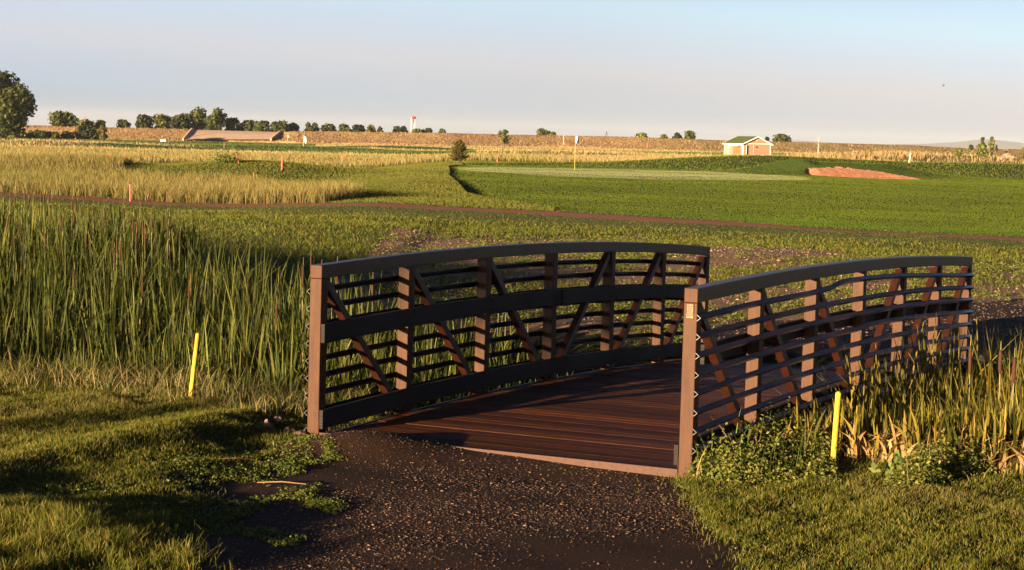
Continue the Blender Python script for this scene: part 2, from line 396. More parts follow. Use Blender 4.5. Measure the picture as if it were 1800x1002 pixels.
for k, (nm, mk) in NAMES.items():
    q = Q[ZN == k]
    if not len(q): continue
    u, inv = np.unique(q, return_inverse=True)
    tag(mesh_np(nm, V[u], inv.reshape(q.shape), M[mk], smooth=True), kind='structure')
# creek water low between the banks
mt, nt, b = nodes('dark_water'); b.inputs['Base Color'].default_value = (0.012, 0.014, 0.01, 1); b.inputs['Roughness'].default_value = 0.12; M['water'] = mt
bump(nt, b, noise(nt, 3, 3, .5), .2, .01)
w = []
for e in np.linspace(-60, 60, 40):
    for c in (-2.6, 3.6):
        p = CEN + AX*c + BX*e; w.append((p[0], p[1], -1.08))
tag(mesh_np('creek_water', w, np.array([[2*i, 2*i+1, 2*i+3, 2*i+2] for i in range(39)]), M['water']), kind='structure')

# ------------------------------------------------------------------ footbridge
# local axes of the root: x across (to the right), y along the bridge; origin at the foot of the near right post
BR = empty('footbridge', (1.3202, 15.2792, 0), -0.4389)
tag(BR, 'arched brown steel footbridge with wooden deck crossing the reedy creek', 'bridge')
LB, WB, HB = 9.628, 3.325, 1.45
def arc(y, left=False):
    s = y / LB; z = 4*.0888*s*(1-s) - .0159*y
    if left: z += -.045*s + .03*4*s*(1-s)
    return z
PW = .112
SID = {False: (0.0, PW), True: (-WB, -WB + PW)}        # x range of each truss
def ys(n=25, a=0.0, b=LB): return [a + (b-a)*i/(n-1) for i in range(n)]
for left in (False, True):
    x0, x1 = SID[left]; side = 'left' if left else 'right'
    out = x0 if left else x1; inn = x1 if left else x0; so_ = -1 if left else 1
    # top chord
    mb = MB(); mb.loft([[(x0, y, arc(y, left)+HB-.112), (x1, y, arc(y, left)+HB-.112), (x1, y, arc(y, left)+HB), (x0, y, arc(y, left)+HB)] for y in ys(33)])
    tr_ = mb.build('top_rail', M['toprail'], BR, bevel=.006); tr_.data.materials.append(M['steel'])
    for p_ in tr_.data.polygons:
        if abs(p_.normal.y) > .9: p_.material_index = 1
    mb = MB(); mb.loft([[(x0+.003, y, arc(y, left)-.13), (x1-.003, y, arc(y, left)-.13), (x1-.003, y, arc(y, left)-.045), (x0+.003, y, arc(y, left)-.045)] for y in ys(33, .118, LB-.118)])
    mb.build('bottom_rail', M['rail'], BR, bevel=.006)
    for k in range(7):
        y = k*LB/6; ya = 0.0 if k == 0 else (LB-PW if k == 6 else y-PW/2 + (.0))
        zb = arc(ya, left); mb = MB()
        bot = -.28 if k == 0 else (-.2 if k == 6 else -.16)
        mb.box(x0+.001, x1-.001, ya, ya+PW, zb+bot if k in (0, 6) else zb-.043, zb+HB-.113)
        p = mb.build('post', M['steel'], BR, bevel=.005)
        if k == 0 and not left: nearpost = p
    # diagonals
    for k in range(6):
        ya, yb = k*LB/6 + PW/2, (k+1)*LB/6 - PW/2
        if k == 0: ya = PW
        if k == 5: yb = LB-PW
        if k < 3: A, B = (ya+.02, HB-.15), (yb-.01, .0)
        else: A, B = (ya+.01, .0), (yb-.02, HB-.15)
        xm = (x0+x1)/2; t = .036
        a = Vector((xm, A[0], arc(A[0], left)+A[1])); b_ = Vector((xm, B[0], arc(B[0], left)+B[1]))
        d = (b_-a).normalized(); n = Vector((1, 0, 0)).cross(d).normalized() * t; X = Vector((t, 0, 0))
        mb = MB(); mb.loft([[a-X-n, a+X-n, a+X+n, a-X+n], [b_-X-n, b_+X-n, b_+X+n, b_-X+n]])
        mb.build('diagonal_brace', M['rust'], BR, bevel=.004)
    # nine angle-iron rails, V pointing outwards
    for k in range(9):
        h = 1.226 - .1465*k; secs = []
        for y in ys(41, .004 if left else -.012, LB+.012):
            z = arc(y, left) + h; bend = 0
            s = y/LB
            if not left and k == 0: bend = .045*float(ss(.36, .42, s))*(1-float(ss(.45, .95, s))) - .012*float(ss(.1, .3, s))*(1-float(ss(.3, .36, s)))
            if not left and k == 3: bend = .02*float(ss(.49, .51, s))*(1-float(ss(.52, .9, s)))
            z += bend; w_ = .027; th = .005; xo = out + so_*.002
            tip = xo + so_*.033
            ring = [(xo, y, z+w_), (tip, y, z), (xo, y, z-w_), (xo, y, z-w_+th*1.5), (tip-so_*th*1.3, y, z), (xo, y, z+w_-th*1.5)]
            secs.append(ring if left else ring)
        mb = MB(); mb.loft(secs); mb.build('guard_rail', M['rail'], BR)
    # rub rail (plank on the inner face) and toe board
    def bolts(par, h, xb, sg):
        for k in range(1, 7):
            yb_ = min(k*LB/6, LB-.06)
            for dh in (-.04, .04):
                if par.name.startswith('rub') and left and ((yb_ > 4.9) != (par is RB2)): continue
                if not left and k == 0: continue
                s_ = MB(); s_.tube([(xb, yb_, arc(yb_, left)+h+dh), (xb+sg*.009, yb_, arc(yb_, left)+h+dh)], [.012, .010], 6); s_.build('bolt', M['rail'], par)
    def board(name, xa, xb, ya, yb, h0, h1, mat, n=21):
        mb = MB(); mb.loft([[(xa, y, arc(y, left)+h0), (xb, y, arc(y, left)+h0), (xb, y, arc(y, left)+h1), (xa, y, arc(y, left)+h1)] for y in ys(n, ya, yb)])
        o = mb.build(name, mat, BR, bevel=.004)
        a_ = o.data.attributes.new('Col', 'FLOAT_COLOR', 'POINT'); v = random.uniform(.8, 1.1)
        a_.data.foreach_set('color', np.tile([v, v, v, 1.0], len(o.data.vertices)).astype(np.float32)); return o
    wb = wood('dark_plank_' + side, [(.010, .008, .007), (.022, .017, .014), (.045, .034, .028)], rad(90), .55)
    if left:
        RB1 = board('rub_rail', inn+.002, inn+.040, 0.0, 4.9, .80, .96, wb)
        RB2 = board('rub_rail', inn+.004, inn+.050, 4.905, LB, .80, .955, wb)
        bolts(RB1, .88, inn+.040, 1); bolts(RB2, .88, inn+.050, 1)
    else:
        RB2 = board('rub_rail', inn-.040, inn-.002, .52, LB, .80, .96, wb); bolts(RB2, .88, inn-.040, -1)
    sgn = 1 if left else -1
    xs = sorted((inn+sgn*.002, inn+sgn*.040))
    board('toe_board', xs[0], xs[1], 0.0, LB, .075, .235, wb)
# stringers + cross beams under the deck
mb = MB()
for k in range(7):
    y = min(max(k*LB/6, .08), LB-.08); mb.box(-WB+PW+.004, -.004, y-.05, y+.05, arc(y)-.15, arc(y)-.052)
mb.build('floor_beam', M['steel'], BR)
# deck planks
deckmat = wood('wet_brown_deck_wood', [(0.03078, 0.008479, 0.002177), (0.06498, 0.01908, 0.004977), (0.1231, 0.03974, 0.01089)], 0.0, .56, .15)
mb = MB(); cl = []; y = .035; NP = 0
dx0, dx1 = -WB+PW+.07, -.045
while y < LB-.04:
    wdt = .138; dz = random.uniform(-.0015, .0015); zz = (arc(y+wdt/2)+arc(y+wdt/2, True))/2; sl = arc(y+wdt)-arc(y)
    lo = random.uniform(-.01, .01); cup = .003
    r = []
    for xx, off in ((dx0+lo, 0), (dx1+lo*.3, 0)):
        r.append([(xx, y, zz-.045), (xx, y, zz+.0245+dz), (xx, y+.004, zz+.027+dz), (xx, y+wdt-.004, zz+.027+dz+sl), (xx, y+wdt, zz+.0245+dz+sl), (xx, y+wdt, zz-.045)])
    mb.loft(r); cc = random.choice((.5, .75, .9, 1.0, 1.1, 1.3, 1.6))*random.uniform(.9, 1.1); tint = random.uniform(-.08, .12)
    cl += [(cc*(1+tint), cc, cc*(1-tint))]*12
    y += wdt + .006; NP += 1
deck = mb.build('deck', deckmat, BR)
a_ = deck.data.attributes.new('Col', 'FLOAT_COLOR', 'POINT')
c4 = np.ones((len(cl), 4), np.float32); c4[:, :3] = cl; a_.data.foreach_set('color', c4.ravel())
# steel angle closing the deck at both ends, edge angles along the sides
mb = MB(); mb.box(-WB+PW+.003, -.003, .0, .012, -.10, .045); mb.box(-WB+PW+.003, -.003, .013, .033, .03, .045); mb.build('end_angle', plain('end_angle_steel', (0.07, 0.027, 0.015), .75, .3, 30), BR, bevel=.002)
zf = (arc(LB)+arc(LB, True))/2
mb = MB(); mb.box(-WB+PW+.003, -.003, LB-.012, LB, zf-.10, zf+.045); mb.build('end_angle', M['rail'], BR)
for xa, left in ((dx0-.03, True), (dx1+.014, False)):
    mb = MB(); mb.loft([[(xa, y, arc(y, left)-.06), (xa+.014, y, arc(y, left)-.06), (xa+.014, y, arc(y, left)+.030), (xa, y, arc(y, left)+.030)] for y in ys(21, .03, LB-.03)]); mb.build('deck_edge_strip', M['rail'], BR)
# maker's plate welded on the near right post: frame, raised lines of lettering too worn to read
mb = MB(); mb.box(.024, .082, -.004, .0, 1.215, 1.33)
pl = mb.build('name_plate', plain('pale_plate', (.20, .125, .06), .5, .5, 70, spec=.2), BR, bevel=.001)
mb = MB()
for (a1, b1, c1, d1) in ((.022, .084, 1.328, 1.332), (.022, .084, 1.252, 1.256), (.022, .026, 1.252, 1.332), (.080, .084, 1.252, 1.332), (.026, .082, 1.238, 1.243), (.026, .082, 1.216, 1.221)):
    mb.box(a1, b1, -.007, -.0045, c1, d1)
for i in range(4): mb.box(.034+.003*(i % 2), .074-.004*(i % 3), -.006, -.0045, 1.266+.014*i, 1.270+.014*i)
mb.build('plate_border', M['steel'], pl)
for left in (False, True):
    mb = MB(); xx = (-WB+PW if left else -.006)
    mb.box(xx, xx+.006, -.004, .06, -.12, .145); mb.build('weld_bracket', plain('bracket_%d' % left, (.05, .02, .01), .9, .4, 60, spec=.03), BR)

# ------------------------------------------------------------------ vegetation generators
def blades(name, P, h, w, lean, mat, c0, c1, seg=3, az=None, curve=2.0, taper=1.0, parent=None, facing=None):
    """P (n,3) roots; h,w,lean arrays; c0,c1 (n,3) colours at root and tip"""
    n = len(P); az = rng.uniform(0, 2*np.pi, n) if az is None else az
    fa = rng.uniform(0, np.pi, n) if facing is None else facing
    t = np.linspace(0, 1, seg+1)
    L = np.stack([np.cos(az), np.sin(az)], -1)
    W = np.stack([np.cos(fa), np.sin(fa), 0*fa], -1)
    ctr = np.zeros((n, seg+1, 3)); ctr[:, :, :2] = P[:, None, :2] + L[:, None, :]*(h*lean)[:, None, None]*(t**curve)[None, :, None]
    ctr[:, :, 2] = P[:, None, 2] + (h[:, None]*t[None]*(1-.28*np.minimum(lean, 1.6)[:, None]*t[None]))
    wid = (w[:, None] * (1 - t[None]**(2.2*taper))) * .5
    A = ctr[:, :-1] - W[:, None]*wid[:, :-1, None]; B = ctr[:, :-1] + W[:, None]*wid[:, :-1, None]
    nv = 2*seg+1
    V = np.zeros((n, nv, 3)); V[:, 0:2*seg:2] = A; V[:, 1:2*seg:2] = B; V[:, -1] = ctr[:, -1]
    f = []
    for i in range(seg-1): f += [(2*i, 2*i+1, 2*i+3), (2*i, 2*i+3, 2*i+2)]
    f.append((2*seg-2, 2*seg-1, 2*seg))
    F = (np.arange(n)[:, None, None]*nv + np.array(f)[None]).reshape(-1, 3)
    tt = np.concatenate([np.repeat(t[:-1], 2), [1.0]])
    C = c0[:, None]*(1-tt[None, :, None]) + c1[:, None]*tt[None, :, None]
    return mesh_np(name, V.reshape(-1, 3), F, mat, C.reshape(-1, 3), parent)

def margin(P, n, y0, y1, lo, hi, test):
    """adds a thinner sowing of the same plants on both sides of the view wedge"""
    return np.concatenate([P, scatter(n, y0, y1, -hi, -lo, test), scatter(n, y0, y1, lo, hi, test)])

def pick(n, pal, var=.25, probs=None):
    pal = np.array(pal); i = rng.choice(len(pal), n, p=probs)
    return pal[i] * rng.uniform(1-var, 1+var, (n, 1)) * rng.uniform(.93, 1.07, (n, 3))

def scatter(n, ymin, ymax, umin=-.29, umax=.29, test=None, power=1.0):
    """points spread evenly over the ground of the view wedge between two depths"""
    y = np.sqrt(rng.uniform(ymin**2, ymax**2, n)) if power == 1 else ymin + (ymax-ymin)*rng.uniform(0, 1, n)**power
    x = rng.uniform(umin, umax, n) * y
    k = np.ones(n, bool) if test is None else test(x, y)
    x, y = x[k], y[k]
    return np.stack([x, y, H(x, y)], -1)

# foreground lawn
def t_lawn(x, y):
    z = zone(x, y); k = (z == 0)
    return k & ~(polyin(x, y, BARE) & (vnoise(x*2.3, y*2.0, 8) < -.05))
P = scatter(430000, 10.6, 20.8, -.285, .285, lambda x, y: t_lawn(x + rng.normal(0, 1, x.shape)*np.where(rng.uniform(0, 1, x.shape) < .25, .16, .04), y + rng.normal(0, 1, x.shape)*np.where(rng.uniform(0, 1, x.shape) < .25, .35, .08)))
P = margin(P, 120000, 9.5, 20.8, .285, .50, t_lawn)
n = len(P); fr = vnoise(P[:, 0]*1.1, P[:, 1]*.9, 4)
h = rng.uniform(.022, .055, n) * (1 + .35*fr); lush = ss(12.9, 12.0, P[:, 1]) * (P[:, 0] < -1.0)
h *= 1 + 1.2*lush; h *= 1 + .6*np.clip(vnoise(P[:, 0]*6, P[:, 1]*4.5, 33) + .7*vnoise(P[:, 0]*14, P[:, 1]*11, 34), -1, 1)
c1 = pick(n, [(.135, .155, .018), (.20, .20, .028), (.09, .115, .016), (.29, .235, .05), (.38, .27, .10)], .25, [.3, .3, .2, .14, .06])
dry = ss(.2, .8, vnoise(P[:, 0]*1.7+2, P[:, 1]*1.3, 11))[:, None]
c1 = c1*(1-.6*dry) + np.array([.24, .20, .06])*.6*dry
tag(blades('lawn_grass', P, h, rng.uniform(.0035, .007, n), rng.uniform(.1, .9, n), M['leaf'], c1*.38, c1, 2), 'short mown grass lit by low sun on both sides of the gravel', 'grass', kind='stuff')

# taller fringe of dry and green grass between lawn and reeds (left), and round the stakes
def t_fringe(x, y):
    c, e = crk(x, y); return (zone(x, y) != 1) & (c > -4.2 + .4*vnoise(x*2, y, 3)) & (c < -2.0) & ((e < -1.75) | (e > 1.85)) & (rng.uniform(0, 1, x.shape) < np.where(e < 0, 1, .25))
P = scatter(42000, 13.5, 23.5, -.29, .29, t_fringe); P = margin(P, 12000, 13.5, 24, .29, .5, t_fringe); n = len(P)
c, e = crk(P[:, 0], P[:, 1]); tall = ss(-4.2, -2.6, c)
h = rng.uniform(.08, .2, n) + rng.uniform(.1, .5, n)*tall
c1 = pick(n, [(.15, .16, .03), (.10, .13, .025), (.36, .27, .11), (.42, .33, .16), (.24, .19, .06)], .25, [.25, .2, .2, .15, .2])
tag(blades('bank_grass', P, h, rng.uniform(.004, .009, n), rng.uniform(.15, 1.0, n), M['leaf'], c1*.5, c1, 3), 'knee-high straw and green grass fringing the creek bank', 'grass', kind='stuff')

# cattail leaves: shoots of several leaves fanning from one base
def t_reed(x, y):
    c, e = crk(x, y); fade = rng.uniform(0, 1, x.shape); cl = vnoise(x*1.9, y*1.7, 22)
    left = (e < -3.0) & (c > -2.75 + .4*vnoise(x*1.5, y, 2)) & (c < np.interp(e, [-30, -11.5, -9.5, -7, -3], [9.5, 8.0, 5.2, 3.8, 2.6])) & (fade < .72 + .35*cl)
    mid = (e >= -3.0) & (e < -1.3) & (c > -2.3) & (c < 2.2) & (fade < .6)
    under = (e >= -1.3) & (e < 2.4) & (c > -2.2) & (c < 1.4) & (fade < .06)
    right = (e > 1.85) & (e < 12) & (c > -3.7 + .25*cl) & (c < np.interp(e, [1.85, 3.5], [-1.6, .6])) & (fade < .85 + .3*cl)
    return left | mid | under | right
def reed_leaves(P, wmul=1.0, hmul=1.0):
    k = rng.integers(5, 10, len(P)); S = np.repeat(np.arange(len(P)), k); n = len(S)
    Q = P[S].copy(); Q[:, :2] += rng.normal(0, .025, (n, 2))
    c, e = crk(Q[:, 0], Q[:, 1])
    top = np.interp(e, [-22, -11, -9, -7, -5, -3.2, -1.5, 1.5, 2.2, 4], [1.50, 1.38, 1.15, 1.02, .84, .68, .02, .0, .82, 1.08]) + .16*vnoise(Q[:, 0]*1.1, Q[:, 1]*.9, 6)
    front = ss(-3.0, -1.0, c)
    sh = rng.uniform(.74, 1.06, len(P))[S]
    hh = np.maximum(.5, (top - Q[:, 2])) * sh * rng.uniform(.6, 1.05, n) * (.62 + .38*front) * hmul
    deadsh = (rng.uniform(0, 1, len(P)) < .12)[S]
    dead = (rng.uniform(0, 1, n) < np.where(e > 1.8, .60, .27)) | (deadsh & (rng.uniform(0, 1, n) < .6))
    shc = rng.uniform(.75, 1.3, (len(P), 1))[S]
    c1 = pick(n, [(.062, .082, .013), (.095, .112, .020), (.040, .056, .010), (.15, .145, .03)], .2)*shc
    cdd = pick(n, [(.42, .25, .085), (.34, .20, .07), (.48, .32, .14)], .2)
    c1 = c1*np.where(e > 1.8, 1.0, 0)[:, None]*np.array([1.7, 1.25, 1.1]) + c1*np.where(e > 1.8, 0, 1.0)[:, None]
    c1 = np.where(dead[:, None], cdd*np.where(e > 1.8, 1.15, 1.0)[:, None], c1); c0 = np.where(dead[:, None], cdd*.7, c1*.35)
    az0 = rng.uniform(0, 2*np.pi, len(P))[S]; az = az0 + rng.normal(0, 1.5, n)
    ln = np.where(dead, rng.uniform(.05, 1.1, n), .02 + rng.gamma(1.3, .085, n) + (rng.uniform(0, 1, n) < .14)*rng.uniform(.1, .8, n)); hh = np.where(dead, hh*rng.uniform(.35, .85, n), hh)
    return Q, hh, rng.uniform(.016, .031, n)*wmul*np.where(e > 1.8, 1.2, 1.0), ln, c0, c1, az
P = scatter(18500, 14.5, 37, -.36, .33, t_reed)
P2 = scatter(9000, 14.5, 21, .12, .31, t_reed); P = np.concatenate([P, P2])
P = margin(P, 2600, 14.5, 37, .36, .5, t_reed)
Q, hh, ww, ln, c0, c1, az = reed_leaves(P)
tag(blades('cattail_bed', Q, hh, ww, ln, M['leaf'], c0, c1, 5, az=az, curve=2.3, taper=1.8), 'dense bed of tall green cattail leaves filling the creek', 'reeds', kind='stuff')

# weeds: small round-leaved ground cover (clumps of leaflets)
def leafclumps(name, P, rad_, ht, nleaf, size, pal, mat, label, cat, kind='stuff', parent=None):
    n = len(P); N = n*nleaf
    rr = np.sqrt(rng.uniform(0, 1, (n, nleaf))) * rad_[:, None]; a = rng.uniform(0, 2*np.pi, (n, nleaf))
    cx = P[:, None, 0] + rr*np.cos(a); cy = P[:, None, 1] + rr*np.sin(a)
    cz = P[:, None, 2] + ht[:, None]*rng.uniform(.15, 1, (n, nleaf))*(1 - .6*(rr/rad_[:, None])**2)
    C = np.stack([cx, cy, cz], -1).reshape(-1, 3)
    nrm = rng.normal(0, 1, (N, 3)); nrm[:, 2] = np.abs(nrm[:, 2]) + .35; nrm /= np.linalg.norm(nrm, axis=1)[:, None]
    t = np.cross(nrm, rng.normal(0, 1, (N, 3))); t /= np.linalg.norm(t, axis=1)[:, None]; b = np.cross(nrm, t)
    s = (size*rng.uniform(.6, 1.3, N))[:, None]
    V = np.stack([C - t*s, C - b*s*.55 , C + t*s, C + b*s*.55], 1).reshape(-1, 3)
    F = np.arange(N*4).reshape(-1, 4); cc = np.repeat(pick(N, pal, .3), 4, 0)
    o = mesh_np(name, V, F, mat, cc, parent)
    if label: tag(o, label, cat, kind=kind)
    return o
WEED = [(.07, .10, .014), (.11, .14, .022), (.15, .17, .032), (.20, .20, .045)]
def t_soil(x, y):
    z = zone(x, y); return ((z == 3) | ((z == 2) & (crk(x, y)[0] > 1.5)) | ((z == 1) & (y > 26) & (vnoise(x*1.1, y*1.1, 3) > .75))) & (vnoise(x*.75, y*.5, 12) + .6*vnoise(x*2, y*1.6, 13) + .5*rng.normal(0, 1, x.shape)*.5 > -.02)
P = scatter(16000, 22.5, 62, -.27, .30, t_soil); n = len(P)
leafclumps('weed_cover', P, rng.uniform(.08, .26, n), rng.uniform(.04, .12, n), 26, .020, WEED, M['leaf'], 'low green weeds scattered over pinkish bare soil beyond the bridge', 'weeds')
def t_edge(x, y):
    bare = polyin(x, y, [g2(560, 765), g2(400, 760), g2(300, 830), g2(60, 850), g2(0, 905), g2(150, 935), g2(330, 960), g2(520, 860)])
    bare |= polyin(x, y, [g2(545, 775), g2(640, 830), g2(600, 900), g2(520, 960), g2(400, 1000), g2(250, 980), g2(330, 880)]) & (vnoise(x*4.1, y*3.1, 71) > .35)
    right = polyin(x, y, [g2(1190, 845), g2(1290, 985), g2(1420, 1000), g2(1330, 880), g2(1240, 810)])
    return (bare | right) & (vnoise(x*3.1, y*2.4, 14) + .4*rng.normal(0, 1, x.shape) > .02)
P = scatter(38000, 11.5, 17.2, -.27, .2, t_edge); n = len(P)
leafclumps('clover_patch', P, rng.uniform(.02, .06, n), rng.uniform(.01, .035, n), 12, .0095, [(.08, .115, .018), (.13, .155, .028), (.18, .19, .045)], M['leaf'], 'small clover-like weeds creeping over the dark gravel edges', 'weeds')
# bushy weeds below the right truss
def t_bush(x, y):
    c, e = crk(x, y)
    return (e > 1.78) & ((x/y < .165) | (vnoise(x*3.3, y*2.9, 72) > .1)) & polyin(x, y, [g2(1205, 842), g2(1225, 800), g2(1300, 775), g2(1500, 760), g2(1830, 760), g2(1830, 890), g2(1600, 870), g2(1400, 850), g2(1290, 850)])
P = scatter(30000, 13.6, 17.6, .05, .29, t_bush); n = len(P); hv = .7 + .75*vnoise(P[:, 0]*3.6, P[:, 1]*3.1, 41)
leafclumps('bank_weeds', P, rng.uniform(.03, .09, n), rng.uniform(.05, .42, n)*np.clip(hv, .25, 1.4), 12, .016, [(.13, .15, .025), (.18, .19, .04), (.24, .22, .06), (.06, .085, .015)], M['leaf'], 'bushy yellow-green weeds below the right railing of the bridge', 'weeds')
# sprigs standing out of them
P = scatter(900, 13.8, 17.0, .06, .29, t_bush); n = len(P)
c1 = pick(n, [(.15, .19, .04), (.36, .24, .10), (.10, .14, .03)], .2)
tag(blades('weed_stalks', P, rng.uniform(.15, .5, n), rng.uniform(.006, .012, n), rng.uniform(.0, .5, n), M['leaf'], c1, c1, 4), 'thin upright weed stalks poking from the bank weeds', 'weeds', kind='stuff')

# rough grass on both sides of the cart path, mid distance
def t_rough(x, y): z = zone(x, y); return ((z == 5) | ((z == 3) & (vnoise(x*.5, y*.4, 51) + .5*vnoise(x*1.7, y*1.3, 52) + .25*rng.normal(0, 1, x.shape) > .42)) | ((z == 2) & (crk(x, y)[0] > 3) & (x < -2))) & (y < 110)
P = margin(scatter(250000, 30, 100, -.30, .29, t_rough, power=1.35), 30000, 30, 100, .295, .40, t_rough); n = len(P)
c1 = pick(n, [(.13, .15, .018), (.18, .185, .028), (.09, .115, .014), (.27, .23, .06)], .25, [.35, .3, .2, .15])
pz = path_y(P[:, 0]); hgt = np.where(P[:, 1] < pz, .22 + .7*ss(2, 9, pz - P[:, 1]), .38)
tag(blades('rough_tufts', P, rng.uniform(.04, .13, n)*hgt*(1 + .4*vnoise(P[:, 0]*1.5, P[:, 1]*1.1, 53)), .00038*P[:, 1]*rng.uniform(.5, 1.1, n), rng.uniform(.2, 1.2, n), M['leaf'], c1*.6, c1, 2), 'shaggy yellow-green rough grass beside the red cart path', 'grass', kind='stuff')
# meadow grass, golden
def t_mead(x, y): z = zone(x, y); return (z == 9) & ~((x/y > .213) & (y > 165))
P = np.concatenate([scatter(170000, 68, 135, -.29, -.03, t_mead, power=1.3), scatter(40000, 68, 135, -.37, -.29, t_mead)]); n = len(P)
gm = ss(-.3, .7, vnoise(P[:, 0]*.25, P[:, 1]*.12, 15))[:, None]
c1 = pick(n, [(0.289, 0.2295, 0.07225), (0.34, 0.272, 0.102), (0.221, 0.1955, 0.051), (0.1445, 0.1615, 0.034), (0.2805, 0.1785, 0.0765)], .22, [.3, .22, .22, .14, .12])
c1 = c1*(1-.5*gm) + np.array([.19, .19, .045])*.5*gm
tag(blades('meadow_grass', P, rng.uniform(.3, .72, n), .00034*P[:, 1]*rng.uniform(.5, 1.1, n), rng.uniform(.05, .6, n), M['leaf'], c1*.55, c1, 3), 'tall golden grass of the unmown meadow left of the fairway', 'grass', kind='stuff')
P = scatter(120000, 160, 236, -.30, .30, t_mead); n = len(P)
st = ss(0, .08, P[:, 0]/P[:, 1])[:, None]; c1 = pick(n, [(.34, .27, .09), (.42, .33, .13), (.24, .22, .06)], .22)*(1-st) + pick(n, [(.50, .36, .16), (.42, .29, .12), (.56, .42, .21)], .15)*st
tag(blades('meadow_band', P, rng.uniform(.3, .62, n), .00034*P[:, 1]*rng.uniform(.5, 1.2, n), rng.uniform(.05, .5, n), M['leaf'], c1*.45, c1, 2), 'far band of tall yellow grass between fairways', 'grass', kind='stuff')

# mown turf seen from afar: short blades over fairway, mounds and green
def turf(name, n, y0, y1, zones, hlo, hhi, wk, pal, label, power=1.3, umin=-.29, umax=.29, bright=None):
    P = scatter(n, y0, y1, umin, umax, lambda x, y: np.isin(zone(x, y), zones) & ((name != 'rough_turf_far') | (y > path_y(x) + 2.8)), power=power); k = len(P)
    P = margin(P, n//14, y0, y1, .29, .36, lambda x, y: np.isin(zone(x, y), zones) & ((name != 'rough_turf_far') | (y > path_y(x) + 2.8))) if umin < -.2 else P; k = len(P)
    c1 = pick(k, pal, .22); v = vnoise(P[:, 0]*.35, P[:, 1]*.12, 31) + .6*vnoise(P[:, 0]*.9, P[:, 1]*.5, 32); v2 = vnoise(P[:, 0]*.10, P[:, 1]*.55, 35); v3 = vnoise(P[:, 0]*.3, P[:, 1]*1.6, 36); c1 = c1 * (1 + .12*v + .16*v2 + .13*v3)[:, None]
    if name == 'fairway_turf':
        q_ = ss(13, 4, P[:, 1]-path_y(P[:, 0]))[:, None]; c1 = c1*(1-q_) + c1*np.array([.72, .88, .9])*q_
    tag(blades(name, P, rng.uniform(hlo, hhi, k), wk*P[:, 1]*rng.uniform(.6, 1.2, k), rng.uniform(.1, .5, k), M['leaf'], c1*.8, c1, 1, facing=rng.normal(math.pi - SUN_AZ, .4, k)), label, 'grass', kind='stuff')
turf('rough_turf_far', 300000, 62, 150, [5], .05, .10, .0006, [(.082, .096, .010), (.11, .118, .016), (.06, .070, .008), (.14, .13, .03)], 'shaggy rough grass between meadow and green', power=1, umin=-.3, umax=.02)
FW = [(0.0624, 0.0896, 0.0048), (0.0704, 0.0976, 0.0064), (0.0544, 0.0816, 0.004), (0.088, 0.112, 0.0096)]
turf('fairway_turf', 560000, 52, 150, [6], .03, .042, .00055, FW, 'even green mown turf of the wide fairway')
turf('mound_turf', 110000, 100, 172, [12], .06, .12, .0006, [(.060, .085, .006), (.082, .11, .009), (.042, .062, .005), (.12, .13, .018)], 'coarser dark green grass on the mounds round the green', power=1)
turf('green_turf', 110000, 106, 140, [7], .014, .022, .0005, [(.165, .185, .075), (.185, .20, .09)], 'pale close-cut turf of the putting green', power=1, umin=-.1, umax=.2)
turf('far_turf', 150000, 170, 640, [11], .1, .22, .0006, [(.07, .10, .016), (.10, .13, .022), (.05, .075, .012)], 'distant green strips of fairway below the dam', power=1.2)
turf('far_straw', 130000, 165, 700, [10], .2, .5, .0006, [(.34, .25, .11), (.40, .30, .14), (.25, .18, .07), (.16, .16, .05)], 'distant dry tan grass of the plain', power=1.2)

# pebbles on the gravel
def pebbles(name, P, size, pal, label):
    n = len(P); base = np.array([(1,0,0),(0,1,0),(-1,0,0),(0,-1,0),(0,0,.75),(.7,.7,.45),(-.7,.7,.45),(-.7,-.7,.45),(.7,-.7,.45)], float)
    f = np.array([(0,1,5),(1,2,6),(2,3,7),(3,0,8),(0,5,8),(1,6,5),(2,7,6),(3,8,7),(5,4,8),(6,4,5),(7,4,6),(8,4,7)])
    a = rng.uniform(0, 2*np.pi, n); ca, sa = np.cos(a), np.sin(a)
    B = base[None]*rng.uniform(.75, 1.2, (n, 9, 1))*np.stack([size*rng.uniform(.8, 1.5, n), size*rng.uniform(.6, 1.0, n), size*rng.uniform(.5, .9, n)], -1)[:, None]
    V = np.stack([B[..., 0]*ca[:, None]-B[..., 1]*sa[:, None], B[..., 0]*sa[:, None]+B[..., 1]*ca[:, None], B[..., 2]], -1) + P[:, None]
    F = (np.arange(n)[:, None, None]*9 + f[None]).reshape(-1, 3)
    o = mesh_np(name, V.reshape(-1, 3), F, M['stone'], np.repeat(pick(n, pal, .3), 9, 0)); return tag(o, label, 'gravel', kind='stuff')
mt, nt, b = nodes('pebble_stone'); at_ = nt.nodes.new('ShaderNodeAttribute'); at_.attribute_name = 'Col'
nt.links.new(at_.outputs['Color'], b.inputs['Base Color']); b.inputs['Roughness'].default_value = .7; M['stone'] = mt
def t_grav(x, y): return (zone(x, y) == 1) & (vnoise(x*1.1, y*1.5, 16) + .5*vnoise(x*3.3, y*2.9, 17) + .42*rng.normal(0, 1, x.shape) > .05)
P = scatter(74000, 11, 17.3, -.19, .16, t_grav); n = len(P)
sz = .0022 + rng.gamma(1.5, .0017, n)
pebbles('loose_gravel', P, np.minimum(sz, .016), [(0.01395, 0.007617, 0.00532), (0.0244, 0.01172, 0.007254), (0.04534, 0.02051, 0.01064), (0.09067, 0.04102, 0.01934), (0.1674, 0.08793, 0.04352)], 'loose brown pebbles strewn over the dark path before the bridge')
P = scatter(26000, 27, 56, -.26, .3, lambda x, y: zone(x, y) == 3); n = len(P)
